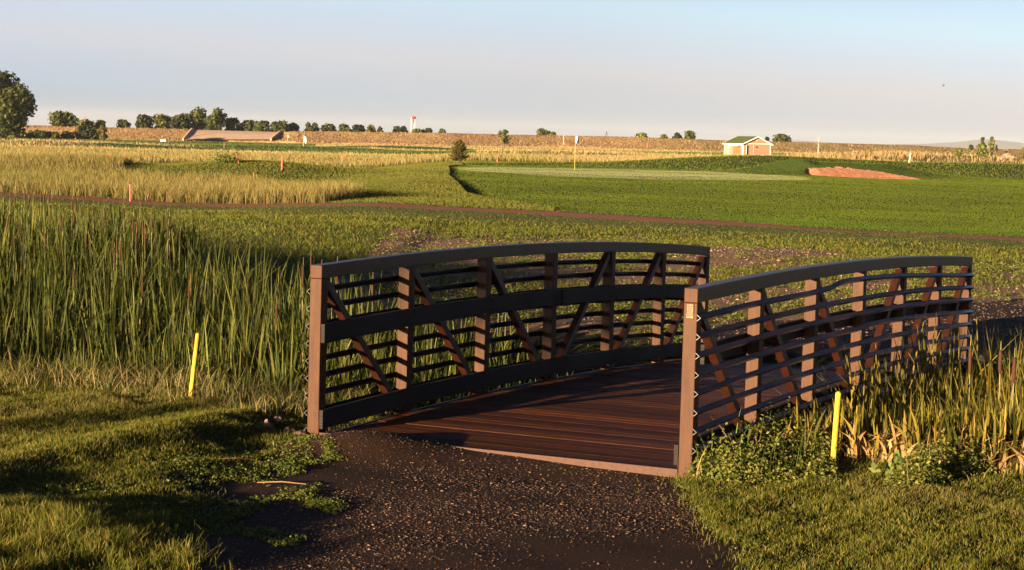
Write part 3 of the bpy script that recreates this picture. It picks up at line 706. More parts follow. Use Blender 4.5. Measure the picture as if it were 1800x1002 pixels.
pebbles('soil_clods', P, .005+rng.gamma(1.5, .006, n), [(.14, .08, .05), (.24, .14, .09), (.34, .22, .14)], 'crumbly pinkish soil clods between the weeds beyond the bridge')
P = scatter(16000, 24.5, 42, .05, .3, lambda x, y: zone(x, y) == 1); n = len(P)
pebbles('path_gravel', P, .004+rng.gamma(1.6, .0042, n), [(.05, .03, .022), (.09, .05, .035), (.17, .10, .065)], 'coarse brown gravel of the path leading right beyond the bridge')

# cattail spikes: each a thing with stem and brown head
SPK = [(7,318),(15,322),(20,330),(38,325),(55,330),(62,336),(68,328),(77,333),(90,331),(95,340),(28,338),(126,343),(131,346),(45,342),(10,365),(26,375),(37,385),(145,352),(163,352),(218,358),(190,357),(229,372),(241,380),(251,378),(258,384),(268,374),(272,368),(281,380),(294,385),(300,372),(256,400),(206,400),(213,410),(216,425),(126,365),(150,400),(38,388),(24,400),(126,460),(335,490),(258,470),(22,462),(2,430),(534,452),(553,437),(561,455),(597,450),(485,520),(593,482),(655,478),(871,485),(893,500),(78,398),(180,372),(108,372),(84,350),(310,395),(236,398)]
sm = MB(); sm.tube([(0, 0, 0), (.01, 0, .62), (.02, .004, 1.0)], [.0045, .0035, .003], 5); stem_mesh = sm
headmat = plain('cattail_brown', (.055, .018, .008), .95, .25, 60, bstr=.3); stemmat = plain('cattail_stem', (.20, .19, .06), .6, .2, 20)
def spike_proto():
    r = empty('cattail_spike'); s = MB(); s.tube([(0, 0, 0), (.008, 0, .8), (.012, 0, 1.55)], [.005, .0045, .004], 6); s.build('stem', stemmat, r)
    s = MB(); s.tube([(.012, 0, 1.545), (.012, 0, 1.56), (.013, 0, 1.70), (.013, 0, 1.76), (.014, 0, 1.775)], [.004, .0125, .0135, .0115, .003], 8); s.build('seed_head', headmat, r, smooth=True)
    s = MB(); s.tube([(.014, 0, 1.775), (.015, .002, 1.86)], [.0035, .0018], 5); s.build('tip', stemmat, r)
    return r
def dup(root):
    r = root.copy(); col.objects.link(r)
    for ch in list(root.children):
        c_ = ch.copy(); c_.data = ch.data; col.objects.link(c_); c_.parent = r
    return r
pr = spike_proto(); first = True
for (px, py) in SPK + [(1714, 590), (1763, 600), (1776, 612), (1786, 612)]:
    if px < 1200:
        D = float(np.interp(py, [318, 345, 400, 440, 480, 540], [34, 31, 27.5, 24.5, 23.5, 21.5])) + random.uniform(-.3, .3)
    else: D = {1714: 17.6, 1763: 16.6, 1776: 17.2, 1786: 16.9}[px]
    T = at(px, py, D); z0 = float(H(T.x, T.y))
    o = pr if first else dup(pr); first = False
    hgt = max(.9, T.z - z0); s = hgt/1.86
    o.location = (T.x, T.y, z0); o.scale = (.8, .8, s); tl = random.uniform(0, .05)
    o.rotation_euler = (tl*math.cos(px), tl*math.sin(px), px*1.7)
    if px >= 1200: lab = 'brown cattail spike rising right of the far right railing end'; o.scale = (1.15, 1.15, s)
    elif px >= 480: lab = 'brown cattail spike just outside the left railing of the bridge'
    elif py < 350: lab = 'brown cattail spike above the reeds against the golden meadow at far left'
    elif py < 412: lab = 'brown cattail spike sticking out of the back rows of reeds'
    else: lab = 'brown cattail spike half sunk among the front reeds'
    tag(o, lab, 'cattail', {'r': 'cattail spikes by the right railing', 'l': 'cattail spikes in the creek'}['r' if px >= 1200 else 'l'])

# ------------------------------------------------------------------ stakes and small course furniture
def paintm(n, c): return plain(n, c, .55, .12, 25, bstr=.1)
M['yellow'] = plain('yellow_paint', (.50, .37, .02), .7, .28, 14, bstr=.3); M['red'] = paintm('red_paint', (.62, .10, .07)); M['white'] = paintm('white_paint', (.78, .76, .70))
M['bark'] = plain('bark', (.10, .07, .045), .9, .35, 6); M['postwood'] = plain('post_wood', (.20, .13, .07), .85, .3, 8)
def stake(px0, py0, px1, py1, r, mat, label, group=None, D=None, name='marker_stake', cat='stake'):
    B = hit(px0, py0) if D is None else at(px0, py0, D); T = at(px1, py1, B.y); d = T - B
    o = empty(name, B); s = MB()
    s.tube([(0, 0, -.15), (0, 0, 0), tuple(d*.995), tuple(d)], [r, r, r, r*.8], 10)
    s.build('shaft', mat, o)
    s = MB(); s.tube([tuple(d*1.0005), tuple(d*1.0 + Vector((0, 0, r*.35)))], [r*.75, r*.3], 10); s.build('cap', mat, o)
    return tag(o, label, cat, group)
stake(334.5, 702, 348, 586, .021, M['yellow'], 'leaning yellow stake in the dry grass left of the bridge', 'yellow hazard stakes')
stake(1463, 831, 1474, 690, .023, M['yellow'], 'yellow stake in the weeds outside the right railing', 'yellow hazard stakes')
REDS = [((229, 354), (229, 324), 'red stake standing behind the reeds by the cart path'), ((195, 287), (194.5, 271), 'left one of the two close red stakes on the golden meadow'),
        ((219, 287), (218.5, 270), 'right one of the two close red stakes on the golden meadow'), ((420, 287), (415, 268), 'crooked red stake beside green weeds on the mound'),
        ((495.5, 300), (496.5, 273), 'red stake at the right foot of the grassy mound'), ((446, 322), (446, 304), 'red stake peeking over the tall golden grass'),
        ((603, 287), (603.5, 272), 'red stake at the far edge of the fairway rough'), ((874, 287), (875, 274), 'red stake behind the left end of the putting green'),
        ((607, 271), (606.5, 266), 'tiny red stake beyond the yellow grass band'), ((245.5, 262), (245.5, 258), 'tiny red stake beside the short wooden post')]
for (b0, t0, lab) in REDS: stake(b0[0], b0[1], t0[0], t0[1], .030 if b0[1] > 300 else .042, M['red'], lab, 'red hazard stakes')
stake(1138, 258, 1138, 252, .12, M['red'], 'small red marker at the foot of the dam', 'red hazard stakes', D=480)
stake(241, 263, 241.5, 249, .14, M['postwood'], 'short brown wooden post on the far left fairway', D=300, name='wooden_post', cat='post')
stake(1598, 286, 1601, 269, .045, M['white'], 'white post leaning right of the bunker', name='white_post', cat='post')
stake(980, 253, 981, 238, .05, M['postwood'], 'left of two slim pale posts before the dam', 'pale posts before the dam', D=420, name='white_post', cat='post')
stake(990.5, 253, 991, 238, .06, paintm('grey_paint', (.45, .48, .52)), 'right grey one of two slim posts before the dam', 'pale posts before the dam', D=420, name='white_post', cat='post')
for px, yb, yt, lab in ((849, 266, 258, 'faint pale stake left of the young staked tree'), (882, 266, 257, 'faint pale stake under the young staked tree'), (394, 261, 251, 'pale stake on the far fairway before the spillway'),
                        (950, 267, 257, 'pale stake on the dark far fairway left of the flag')):
    stake(px, yb, px+.5, yt, .09, M['postwood'], lab, 'pale course stakes', D=300)

def flag(px, yb, yt, D, r, w, hfl, cols, label):
    B = hit(px, yb) if D is None else at(px, yb, D); T = at(px+ (yb-yt)*.035, yt, B.y); d = T-B
    o = empty('flagstick', B); s = MB(); s.tube([(0, 0, 0), tuple(d)], [r, r*.8], 8); s.build('pole', plain('pole_yellow', (.55, .45, .14), .4), o)
    mt, nt, b = nodes('flag_cloth'); tc = nt.nodes.new('ShaderNodeTexCoord'); sx = nt.nodes.new('ShaderNodeSeparateXYZ'); nt.links.new(tc.outputs['Generated'], sx.inputs[0])
    nt.links.new(ramp(nt, sx.outputs['X'], [(0, cols[0]), (.42, cols[0]), (.55, cols[1]), (1, cols[1])]), b.inputs['Base Color']); b.inputs['Roughness'].default_value = .8
    V, F = [], []; nx, nz = 9, 7
    for i in range(nx):
        for j in range(nz):
            u, v = i/(nx-1), j/(nz-1)
            V.append((d.x + r + w*u*(.55+.1*math.sin(v*5)), d.y + .07*math.sin(u*7+v*3), d.z - v*hfl - u*hfl*.35 - .02))
    for i in range(nx-1):
        for j in range(nz-1): a = i*nz+j; F.append((a, a+nz, a+nz+1, a+1))
    c_ = mesh_np('flag', V, np.array(F), mt, parent=o, smooth=True); sm_ = c_.modifiers.new('s', 'SOLIDIFY'); sm_.thickness = .006
    tag(o, label, 'golf flag', 'golf flags'); return B
FB = flag(1010, 299, 236.5, None, .015, .30, .50, [(.75, .78, .82), (.12, .22, .45)], 'white and blue flag hanging on its pole in the near putting green')
flag(533, 263, 238, 330, .055, .75, 1.0, [(.8, .8, .8), (.75, .77, .8)], 'small white flag by the far bunkers')
flag(505, 248, 237, 470, .06, .5, .6, [(.7, .7, .7), (.6, .6, .6)], 'tiny pale flag on the farthest green below the dam')

# white bench and upright ball washer on the far left tee
p = at(287, 252.5, 300); o = empty('white_bench', p); s = MB(); s.box(-.42, .42, -.2, .2, .32, .62); s.build('seat', M['white'], o, bevel=.04)
s = MB(); [s.box(a_-.04, a_+.04, -.15, .15, 0, .32) for a_ in (-.3, .3)]; s.build('leg', M['postwood'], o); tag(o, 'small low white bench on the far left tee', 'bench')
p = at(297, 254.5, 300); o = empty('ball_washer', p); s = MB(); s.tube([(0, 0, 0), (0, 0, .95)], [.05, .05], 8); s.build('post', M['bark'], o)
s = MB(); s.tube([(0, 0, .72), (0, 0, .78), (0, 0, 1.02), (0, 0, 1.1)], [.1, .17, .17, .1], 10); s.build('housing', plain('dark_iron', (.03, .03, .03), .5), o)
s = MB(); s.tube([(0, 0, 0), (0, 0, .1), (0, 0, .3)], [.3, .28, .06], 10); s.build('base', M['bark'], o); tag(o, 'dark upright ball washer right of the white bench', 'ball washer')

# ------------------------------------------------------------------ dam
crest = [(-260, 218, 560), (0, 220, 560), (188, 223.7, 565), (250, 224.7, 568), (327, 226.7, 572), (340, 229.4, 573), (490, 233.4, 580), (503, 231.5, 580), (520, 230.3, 580), (600, 231, 585), (780, 233.6, 592), (880, 236, 600), (980, 238, 608), (1066, 239.5, 612),
         (1140, 241.5, 614), (1230, 245, 617), (1280, 247, 620), (1400, 249.7, 626), (1467, 251.7, 630), (1600, 255, 640), (1700, 260.5, 650), (1800, 262.5, 660), (2100, 270, 690)]
basey = [(-260, 243), (0, 243.5), (327, 246.5), (500, 246.5), (600, 250), (780, 254), (990, 254.5), (1080, 260), (1140, 262), (1400, 266), (1600, 273), (1800, 275), (2100, 283)]
bx = [b_[0] for b_ in basey]; by = [b_[1] for b_ in basey]
NU, NV = 420, 26
pxs = np.linspace(-250, 2050, NU); V = []
def dam_pt(px, v):
    cy = np.interp(px, [c_[0] for c_ in crest], [c_[1] for c_ in crest]); cD = np.interp(px, [c_[0] for c_ in crest], [c_[2] for c_ in crest])
    b_ = np.interp(px, bx, by)
    if v <= .7:
        t = v/.7; Tp = at(px, cy, cD); Bp = at(px, b_+1.2, cD-10); P_ = Bp.lerp(Tp, t)
        P_.z -= .25*math.sin(t*math.pi)
    else:
        t = (v-.7)/.3; Tp = at(px, cy, cD); P_ = Tp + Vector((0, 5 + 22*max(0, t-.3), -.02 - 6.5*max(0, t-.3)))
        if t < .3: P_ = Tp + Vector((0, 5*t/.3, -.02))
    return P_
for px in pxs:
    for j in range(NV):
        q = dam_pt(px, j/(NV-1)); bumpz = .16*float(vnoise(q.x*.9, q.y*.9, 3)) + .1*float(vnoise(q.x*2.3, q.y*2.1, 5))
        V.append((q.x, q.y, q.z + (bumpz if 0 < j < NV*.68 else 0) - (3.5 if j == 0 else 0)))
F = [(i*NV+j, (i+1)*NV+j, (i+1)*NV+j+1, i*NV+j+1) for i in range(NU-1) for j in range(NV-1)]
mt, nt, b = nodes('dam_dry_grass')
n1 = noise(nt, .9, 6, .75); n2 = noise(nt, .05, 3, .5)
a = ramp(nt, n1, [(.3, (0.2372, 0.1445, 0.06842)), (.5, (0.3952, 0.255, 0.1271)), (.72, (0.4901, 0.34, 0.1857))])
tc = nt.nodes.new('ShaderNodeTexCoord'); sx = nt.nodes.new('ShaderNodeSeparateXYZ'); nt.links.new(tc.outputs['Object'], sx.inputs[0])
mr = nt.nodes.new('ShaderNodeMapRange'); mr.inputs['From Min'].default_value = 10; mr.inputs['From Max'].default_value = 70; nt.links.new(sx.outputs['X'], mr.inputs['Value'])
gr = ramp(nt, noise(nt, .55, 5, .7), [(.42, (0, 0, 0)), (.58, (1, 1, 1))]); ml = nt.nodes.new('ShaderNodeMath'); ml.operation = 'MULTIPLY'
nt.links.new(mr.outputs[0], ml.inputs[0]); nt.links.new(gr, ml.inputs[1]); ml2 = nt.nodes.new('ShaderNodeMath'); ml2.operation = 'MULTIPLY'; ml2.inputs[1].default_value = .75; nt.links.new(ml.outputs[0], ml2.inputs[0])
nt.links.new(mix(nt, a, (.17, .16, .055), ml2.outputs[0]), b.inputs['Base Color']); b.inputs['Roughness'].default_value = .95; b.inputs['Specular IOR Level'].default_value = .1
bump(nt, b, n1, 1, .3); M['dam'] = mt
tag(mesh_np('dam_embankment', V, np.array(F), mt, smooth=True), kind='structure')
# tufts on the dam
pts = []; 
for i in range(16000):
    px = random.uniform(-50, 1850); q = dam_pt(px, random.uniform(.0, .705)); pts.append((q.x, q.y, q.z-.05))
P = np.array(pts); n = len(P); rt = ss(20, 80, P[:, 0]); gsel = rng.uniform(0, 1, n) < .06+.28*rt
c1 = np.where(gsel[:, None], pick(n, [(.16, .17, .05), (.22, .21, .07)], .2), pick(n, [(0.4675, 0.2975, 0.136), (0.527, 0.357, 0.17), (0.357, 0.221, 0.102)], .2))
tag(blades('dam_grass', P, rng.uniform(.15, .45, n), rng.uniform(.12, .28, n), rng.uniform(.1, .8, n), M['leaf'], c1*.85, c1, 2), 'tan dry grass tufts covering the long dam', 'grass', kind='stuff')
# concrete spillway
V = []; NUS = 24
conc = ground_mat('pink_concrete', (.50, .34, .25), (.64, .45, .33), (.72, .52, .39), .1, .8, .5, .12)
for i in range(NUS):
    for j, (v, off) in enumerate(((-.02, .3), (.35, .42), (.7, .12), (.76, .1))):
        px = (338 + 154*i/(NUS-1)) + (-1 if i == 0 else 0); lo = 318 + 150*i/(NUS-1)
        pxx = px if v >= .69 else (338 - 16*(1-max(v, 0)/.7)) + (154 - 0)*i/(NUS-1)
        q = dam_pt(pxx, max(v, 0)); V.append((q.x, q.y-.2, q.z+off+.12))
F = [(i*4+j, (i+1)*4+j, (i+1)*4+j+1, i*4+j+1) for i in range(NUS-1) for j in range(3)]
sp_ = empty('spillway', (0, 0, 0)); mesh_np('apron', V, np.array(F), conc, parent=sp_); tag(sp_, 'pinkish concrete spillway slab sloping down the dam', 'spillway')
for i0 in (0, NUS-1):
    s = MB(); qs = [Vector(V[i0*4+j]) for j in range(4)]
    s.loft([[q+Vector((-.2, 0, -.3)), q+Vector((.2, 0, -.3)), q+Vector((.2, 0, .35)), q+Vector((-.2, 0, .35))] for q in qs]); s.build('side_wall', conc, sp_)

# ------------------------------------------------------------------ trees
def tree(px, ytop, wpx, ybase, D, pal, name, label, group=None, shape='round', leaf=None, nleaf=1400, trunk=True, bare=.25, cat='tree', place=None):
    """crown spans wpx columns and reaches from ytop towards ybase (crown bottom at bare of the height)"""
    if place: B, hgt, W = place
    else: B = at(px, ybase, D); T = at(px, ytop, D); hgt = T.z - B.z; W = wpx/FPX*D
    root = empty(name, B); leaf = leaf or max(.10, D*.00062)
    lobes = []; nl = 24 if W > 3 else 9
    for i in range(nl):
        v = rng.uniform(bare, 1.0)
        if shape == 'round': prof = math.sin(math.pi*min(1, .12+(v-bare)/(1-bare)*.86))**.6
        elif shape == 'tall': prof = math.sin(math.pi*min(1, .2+(v-bare)/(1-bare)*.78))**.8
        elif shape == 'cone': prof = 1.05-(v-bare)/(1-bare)
        else: prof = 1
        a = rng.uniform(0, 6.28); rr = W*.5*prof*math.sqrt(rng.uniform(0, 1))*.72
        rl = (W*.165 if shape != 'cone' else W*.16)*rng.uniform(.7, 1.3)
        lobes.append((rr*math.cos(a), rr*math.sin(a), min(hgt*v, hgt - rl*.95), rl, rl*(1.0 if shape != 'tall' else 1.7)))
    if shape in ('round', 'tall'): lobes.append((0, 0, hgt - W*.17, W*.18, W*.18)); lobes.append((0, 0, hgt*(bare*.5+.5), W*.3, hgt*(1-bare)*.32))
    lobes = np.array(lobes); k = rng.integers(0, len(lobes), nleaf); L = lobes[k]
    d = rng.normal(0, 1, (nleaf, 3)); d /= np.linalg.norm(d, axis=1)[:, None]
    r = rng.uniform(.25, 1.25, nleaf)**.7
    C = np.stack([L[:, 0]+d[:, 0]*r*L[:, 3], L[:, 1]+d[:, 1]*r*L[:, 3], L[:, 2]+d[:, 2]*r*L[:, 4]], -1)
    C[:, 2] = np.maximum(C[:, 2], hgt*bare*.5)
    nrm = d + rng.normal(0, .6, (nleaf, 3)); nrm /= np.linalg.norm(nrm, axis=1)[:, None]
    t = np.cross(nrm, rng.normal(0, 1, (nleaf, 3))); t /= np.linalg.norm(t, axis=1)[:, None]; b_ = np.cross(nrm, t)
    s = (leaf*rng.uniform(.6, 1.5, nleaf))[:, None]
    V = np.stack([C-t*s, C-b_*s*.6, C+t*s*1.1, C+b_*s*.7], 1).reshape(-1, 3)
    lobec = rng.uniform(.8, 1.2, len(lobes))[k][:, None]
    cc = np.repeat(pick(nleaf, pal, .25)*lobec, 4, 0)
    mesh_np('crown', V, np.arange(nleaf*4).reshape(-1, 4), M['crown'], cc, root)
    s = MB(); tr = max(.035, min(.03*hgt, W*.07)); th = hgt*(bare+.35)
    s.tube([(0, 0, -.6), (tr*.3, 0, th*.5), (0, tr*.3, th)], [tr, tr*.8, tr*.45], 7)
    for i in range(4):
        a = i*1.7+px; L0 = lobes[i*2 % len(lobes)]
        s.tube([(0, 0, th*(.55+.1*i)), tuple(L0[:3]*.6 + np.array([0, 0, th*.3])), tuple(L0[:3])], [tr*.5, tr*.35, tr*.15], 5)
    s.build('trunk', M['bark'], root)
    tag(root, label, cat, group); return root
GR = [(.06, .07, .018), (.09, .098, .024), (.04, .05, .015)]; YG = [(.11, .115, .028), (.14, .14, .035), (.08, .085, .022)]; DK = [(.045, .055, .020), (.068, .076, .026), (.035, .044, .018)]; OL = [(.13, .12, .035), (.16, .13, .04), (.10, .10, .03)]
G1, G2 = 'trees on the skyline behind the dam', 'bushes in front of the dam'
SK = [(112, 197, 62, GR, 'round', 'broad round tree behind the dam, left of the bushes'), (150, 211, 26, DK, 'round', 'small dark tree half hidden behind the big bush'), (34, 208, 26, DK, 'round', 'dark small tree beside the huge left tree'),
      (215, 211, 30, GR, 'round', 'small lone round tree left of the long tree row'), (253, 203, 42, GR, 'round', 'first tree of the long skyline row'), (285, 202, 46, YG, 'round', 'light green tree near the left end of the skyline row'),
      (312, 203, 30, DK, 'round', 'dark tree left of the tallest skyline trees'), (326, 201, 28, DK, 'round', 'dark tree touching the tallest skyline trees'), (349, 195, 40, YG, 'tall', 'tallest light feathery tree above the spillway'), (380, 196, 42, GR, 'tall', 'tall dark feathery tree above the spillway'),
      (409, 208, 38, DK, 'round', 'dark tree right of the tall feathery pair'), (437, 213, 36, GR, 'round', 'low green tree above the spillway right half'), (462, 213, 34, GR, 'round', 'mid green tree near the right end of the spillway'),
      (493, 214, 42, GR, 'round', 'wide tree above the right edge of the spillway'), (515, 217, 24, GR, 'round', 'small tree closing the long skyline row'), (541, 217.5, 13, YG, 'tall', 'slim left tree of the small pair'), (552, 217, 15, GR, 'round', 'slim right tree of the small pair'),
      (578, 219, 32, GR, 'round', 'low tree at the left of the flat-topped clump'), (605, 219, 34, GR, 'round', 'middle of the flat-topped clump'), (626, 220, 30, DK, 'round', 'dark right part of the flat-topped clump'), (636, 221, 12, DK, 'round', 'tiny dark tree ending the flat-topped clump'),
      (652, 221, 17, YG, 'round', 'small yellowish tree right of the clump'), (668, 224, 12, GR, 'round', 'tiny round tree right of the yellowish one'), (697, 223, 16, DK, 'round', 'left small dark tree by the red and white mast'), (710, 223, 14, GR, 'round', 'right small tree before the red and white mast'),
      (735, 227, 26, YG, 'round', 'low pale tree at the foot of the mast'), (752, 226, 16, DK, 'round', 'small dark tree right of the mast'), (776, 227.5, 15, GR, 'round', 'lonely tiny tree right of the mast'),
      (955, 227, 30, YG, 'round', 'pale domed tree on the skyline behind the flag'), (972, 233, 16, GR, 'round', 'low dark tree joined to the domed one'), (1127, 235, 26, [(.17, .19, .05), (.22, .23, .06)], 'round', 'bright yellow-green bush on the dam crest'),
      (1167, 238, 16, YG, 'round', 'low bush left of the dark pair on the crest'), (1191, 234, 20, DK, 'round', 'smaller dark tree of the pair left of the building'), (1211, 231, 24, GR, 'round', 'larger tree of the pair left of the building'),
      (1374, 236.5, 39, GR, 'round', 'dense round tree behind the right side of the building'), (1348, 242, 8, GR, 'tall', 'tiny tree peeking over the building roof')]
for (px, yt, w_, pal, shp, lab) in SK:
    cD = float(np.interp(px, [c_[0] for c_ in crest], [c_[2] for c_ in crest])) + 45 + (px % 7)*4
    yb = float(np.interp(px, [c_[0] for c_ in crest], [c_[1] for c_ in crest])) + 10
    tree(px, yt, w_*1.05, yb, cD, pal, 'skyline_tree', lab, G1, shp, nleaf=int(300+w_*26), bare=.12, leaf=.5)
tree(2, 127, 122, 246, 470, [(.06, .07, .015), (.10, .11, .022), (.045, .055, .014)], 'cottonwood_tree', 'huge spreading tree cut by the left picture edge', None, 'round', nleaf=11000, bare=.14, leaf=.42)
tree(0, 205, 46, 247, 440, [(.07, .085, .02), (.10, .11, .025)], 'willow_bush', 'low leafy bush under the huge left tree', G2, 'round', nleaf=900, bare=.02, cat='bush')
BS = [(152, 213, 46, DK, 'large dark bush before the dam'), (176, 212, 30, GR, 'green bush behind the round sapling'), (141, 213, 22, OL, 'pale olive bush leaning on the large dark bush'), (88, 232, 44, YG, 'low light bush left of the large dark one'),
      (62, 230, 40, GR, 'low dark green bush row near the huge tree'), (118, 232, 30, GR, 'low round bush touching the large dark one'), (30, 232, 40, YG, 'low bush between huge tree and dark bush row')]
for (px, yt, w_, pal, lab) in BS: tree(px, yt, w_, 244.5, 520+px*.1, pal, 'bush', lab, G2, 'round', nleaf=int(500+w_*22), bare=.0, leaf=.36, cat='bush')
tree(179.5, 219, 21, 253.5, 340, OL, 'round_sapling', 'small round-crowned sapling on two stems, far left fairway', None, 'round', nleaf=900, bare=.24, leaf=.16)
tree(886, 227.5, 26, 256, 400, YG, 'young_tree', 'thin airy young tree before the dam, left of the flag', None, 'round', nleaf=420, bare=.25, leaf=.2)
tree(1684, 262, 19, 281, 200, [(.12, .14, .035), (.16, .18, .045)], 'light_bush', 'round light green bush on the far right', 'bushes on the far right', 'round', nleaf=1100, bare=.0, leaf=.12, cat='bush')
tree(1727, 254, 27, 282, 202, [(.12, .14, .035), (.15, .17, .045)], 'light_bush', 'large light green bush below the two poplars', 'bushes on the far right', 'round', nleaf=1500, bare=.0, leaf=.12, cat='bush')
tree(1727, 242, 9, 264, 520, GR, 'poplar_tree', 'narrow left poplar above the light bush', 'poplars on the far right', 'tall', nleaf=500, bare=.05, leaf=.3)
tree(1742, 241, 15, 264, 520, OL, 'poplar_tree', 'broader right poplar above the light bush', 'poplars on the far right', 'tall', nleaf=700, bare=.05, leaf=.3)
tree(1751, 255, 6, 265, 560, DK, 'small_conifer', 'tiny dark conifer right of the poplars', 'conifers on the far right', 'cone', nleaf=250, bare=.0, leaf=.22)
tree(1768.5, 265, 6, 275, 400, DK, 'small_conifer', 'dark cone-shaped conifer beside the boulders', 'conifers on the far right', 'cone', nleaf=350, bare=.0, leaf=.16)
tree(1743, 268, 6, 275, 400, DK, 'small_conifer', 'tiny conifer at the right of the large light bush', 'conifers on the far right', 'cone', nleaf=250, bare=.0, leaf=.16)
tree(1799, 260, 10, 281, 200, OL, 'brown_shrub', 'brownish shrub cut by the right picture edge', None, 'round', nleaf=600, bare=.0, leaf=.12, cat='shrub')
tree(1707, 255, 8, 263, 520, GR, 'far_shrub', 'wispy small tree left of the poplars', None, 'round', nleaf=160, bare=.1, leaf=.3)
tree(0, 0, 0, 0, 60, GR, 'unseen_shade_tree', 'unseen slender tree added beyond the left edge so its crown shades the near left railing', None, 'round', nleaf=4600, bare=.61, leaf=.16, place=(Vector((-44.5, -25.4, 0)), 11.6, 3.6))  # out-of-view tree added to cast soft shade on the near left posts
# bare pale saplings
def sapling(px, yt, yb, D, label, w_=.05, mat=None, name='bare_sapling', group=None):
    B = at(px, yb, D); T = at(px, yt, D); hgt = T.z-B.z; o = empty(name, B); s = MB()
    s.tube([(0, 0, -.2), (0, 0, hgt*.5), (.03, 0, hgt)], [w_, w_*.8, w_*.3], 7); s.build('trunk', mat or M['white'], o)
    for i in range(7):
        z_ = hgt*(.45+.07*i); a = i*2.3; s = MB(); L_ = hgt*.13
        s.tube([(0, 0, z_), (L_*math.cos(a), L_*math.sin(a), z_+L_*1.1)], [w_*.35, w_*.12], 5); s.build('branch', mat or M['bark'], o)
    return tag(o, label, 'tree', group)
sapling(1438, 239, 275, 200, 'pale bare sapling right of the building', .055, plain('pale_bark', (.5, .36, .27), .8))
sapling(148, 199, 224, 540, 'leafless pinkish dead tree above the large bush', .12, plain('dead_wood', (.42, .28, .2), .9), 'dead_tree')
sapling(328, 243, 262, 320, 'thin sapling on the far fairway before the spillway', .06, M['bark'], group='thin saplings')
sapling(358, 246, 262, 320, 'second thin sapling before the spillway, taller weeds beside', .06, M['bark'], group='thin saplings')
# bushy young pine between fairway and meadow band
B = hit(806, 288); T = at(806, 246, B.y); hgt = T.z - B.z; W = 36/FPX*B.y; root = empty('young_pine', B); Vs, Cs = [], []
pc = MB(); pc.tube([(0, 0, -.1), (0, 0, hgt*.8)], [.06, .02], 7)
nb = 95; pts = []
for i in range(nb):
    v = (i+.5)/nb; z0_ = hgt*(.05+.83*v); rr = W*.5*(1.0-.72*v**1.6)*rng.uniform(.55, 1.08)*(.8+.2*min(1, v*6)); a = i*2.4
    tipp = np.array([rr*math.cos(a), rr*math.sin(a), min(hgt, z0_+hgt*.14*rng.uniform(.6, 1.3))]); st_ = np.array([rr*.2*math.cos(a), rr*.2*math.sin(a), z0_*.85])
    pts.append((st_, tipp))
P = []; D_ = []
for st_, tp in pts:
    for j in range(46):
        q = st_ + (tp-st_)*(.35+.65*j/45); P.append(q + rng.normal(0, .03, 3)); D_.append((tp-st_)/np.linalg.norm(tp-st_))
P = np.array(P); D_ = np.array(D_)+rng.normal(0, .35, P.shape); D_ /= np.linalg.norm(D_, axis=1)[:, None]; sd_ = np.cross(D_, rng.normal(0, 1, P.shape)); sd_ /= np.linalg.norm(sd_, axis=1)[:, None]
V = np.stack([P-sd_*.02, P+sd_*.02, P+D_*.16], 1).reshape(-1, 3)
cc = np.repeat(pick(len(P), [(.10, .10, .025), (.15, .13, .03), (.07, .075, .02), (.22, .15, .05)], .25), 3, 0)
mesh_np('crown', V, np.arange(len(V)).reshape(-1, 3), M['crown'], cc, root); pc.build('trunk', M['bark'], root)
tag(root, 'bushy young pine between fairway and yellow grass band', 'tree')
# leafy weeds on the mound, big leaf plants by the bridge
P = np.array([list(hit(px, 287)) for px in (385, 390, 395, 399, 404, 409, 413, 380, 401)]); n = len(P)
leafclumps('leafy_weed_clump', P, rng.uniform(.25, .5, n), rng.uniform(.5, .95, n), 60, .07, [(.16, .19, .05), (.11, .14, .035)], M['leaf'], 'tall leafy green weeds beside the crooked red stake', 'weeds')

for (px, py, n_, lab) in ((1572, 838, 9, 'broad-leaved weed among the reeds right of the yellow stake'), (838, 545, 7, 'broad-leaved weed standing alone beyond the left railing'), (1370, 585, 6, 'pale tufty weed on the gravel seen through the right railing')):
    p_ = hit(px, py); Q = np.array([[p_.x+rng.normal(0, .07), p_.y+rng.normal(0, .07), p_.z] for _ in range(n_)])
    o = leafclumps('broad_leaf_weed', Q, rng.uniform(.05, .12, n_), rng.uniform(.15, .34, n_), 5, .05, [(.12, .17, .04), (.16, .20, .06)], M['leaf'], lab, 'weed', kind='thing'); del o['kind']

# ------------------------------------------------------------------ building
D0 = 450; bp_ = at(1330, 272, D0); bh = empty('clubhouse_shed', bp_, rad(20)); tag(bh, 'small peach building with white trim and green roof behind the mound', 'building')
siding, nt, b = nodes('peach_siding'); wv = nt.nodes.new('ShaderNodeTexWave'); wv.wave_type = 'BANDS'; wv.bands_direction = 'Z'; wv.inputs['Scale'].default_value = 1.6
tc = nt.nodes.new('ShaderNodeTexCoord'); nt.links.new(tc.outputs['Object'], wv.inputs[0]); nt.links.new(ramp(nt, wv.outputs[1], [(0, (0.3182, 0.1825, 0.1156)), (.3, (0.3845, 0.2312, 0.1521))]), b.inputs['Base Color']); b.inputs['Roughness'].default_value = .8
roofm = ground_mat('green_shingle', (.05, .075, .02), (.075, .10, .03), (.10, .13, .04), .5, 4, .6, .05)
hw, lb, hw_ = 3.45, 9.5, 2.45; rise = 1.55; ov = .42
s = MB(); s.loft([[(-hw, 0, -1), (hw, 0, -1), (hw, 0, hw_), (0, 0, hw_+rise), (-hw, 0, hw_)], [(-hw, lb, -1), (hw, lb, -1), (hw, lb, hw_), (0, lb, hw_+rise), (-hw, lb, hw_)]]); s.build('wall', siding, bh)
k_ = rise/hw
s = MB()
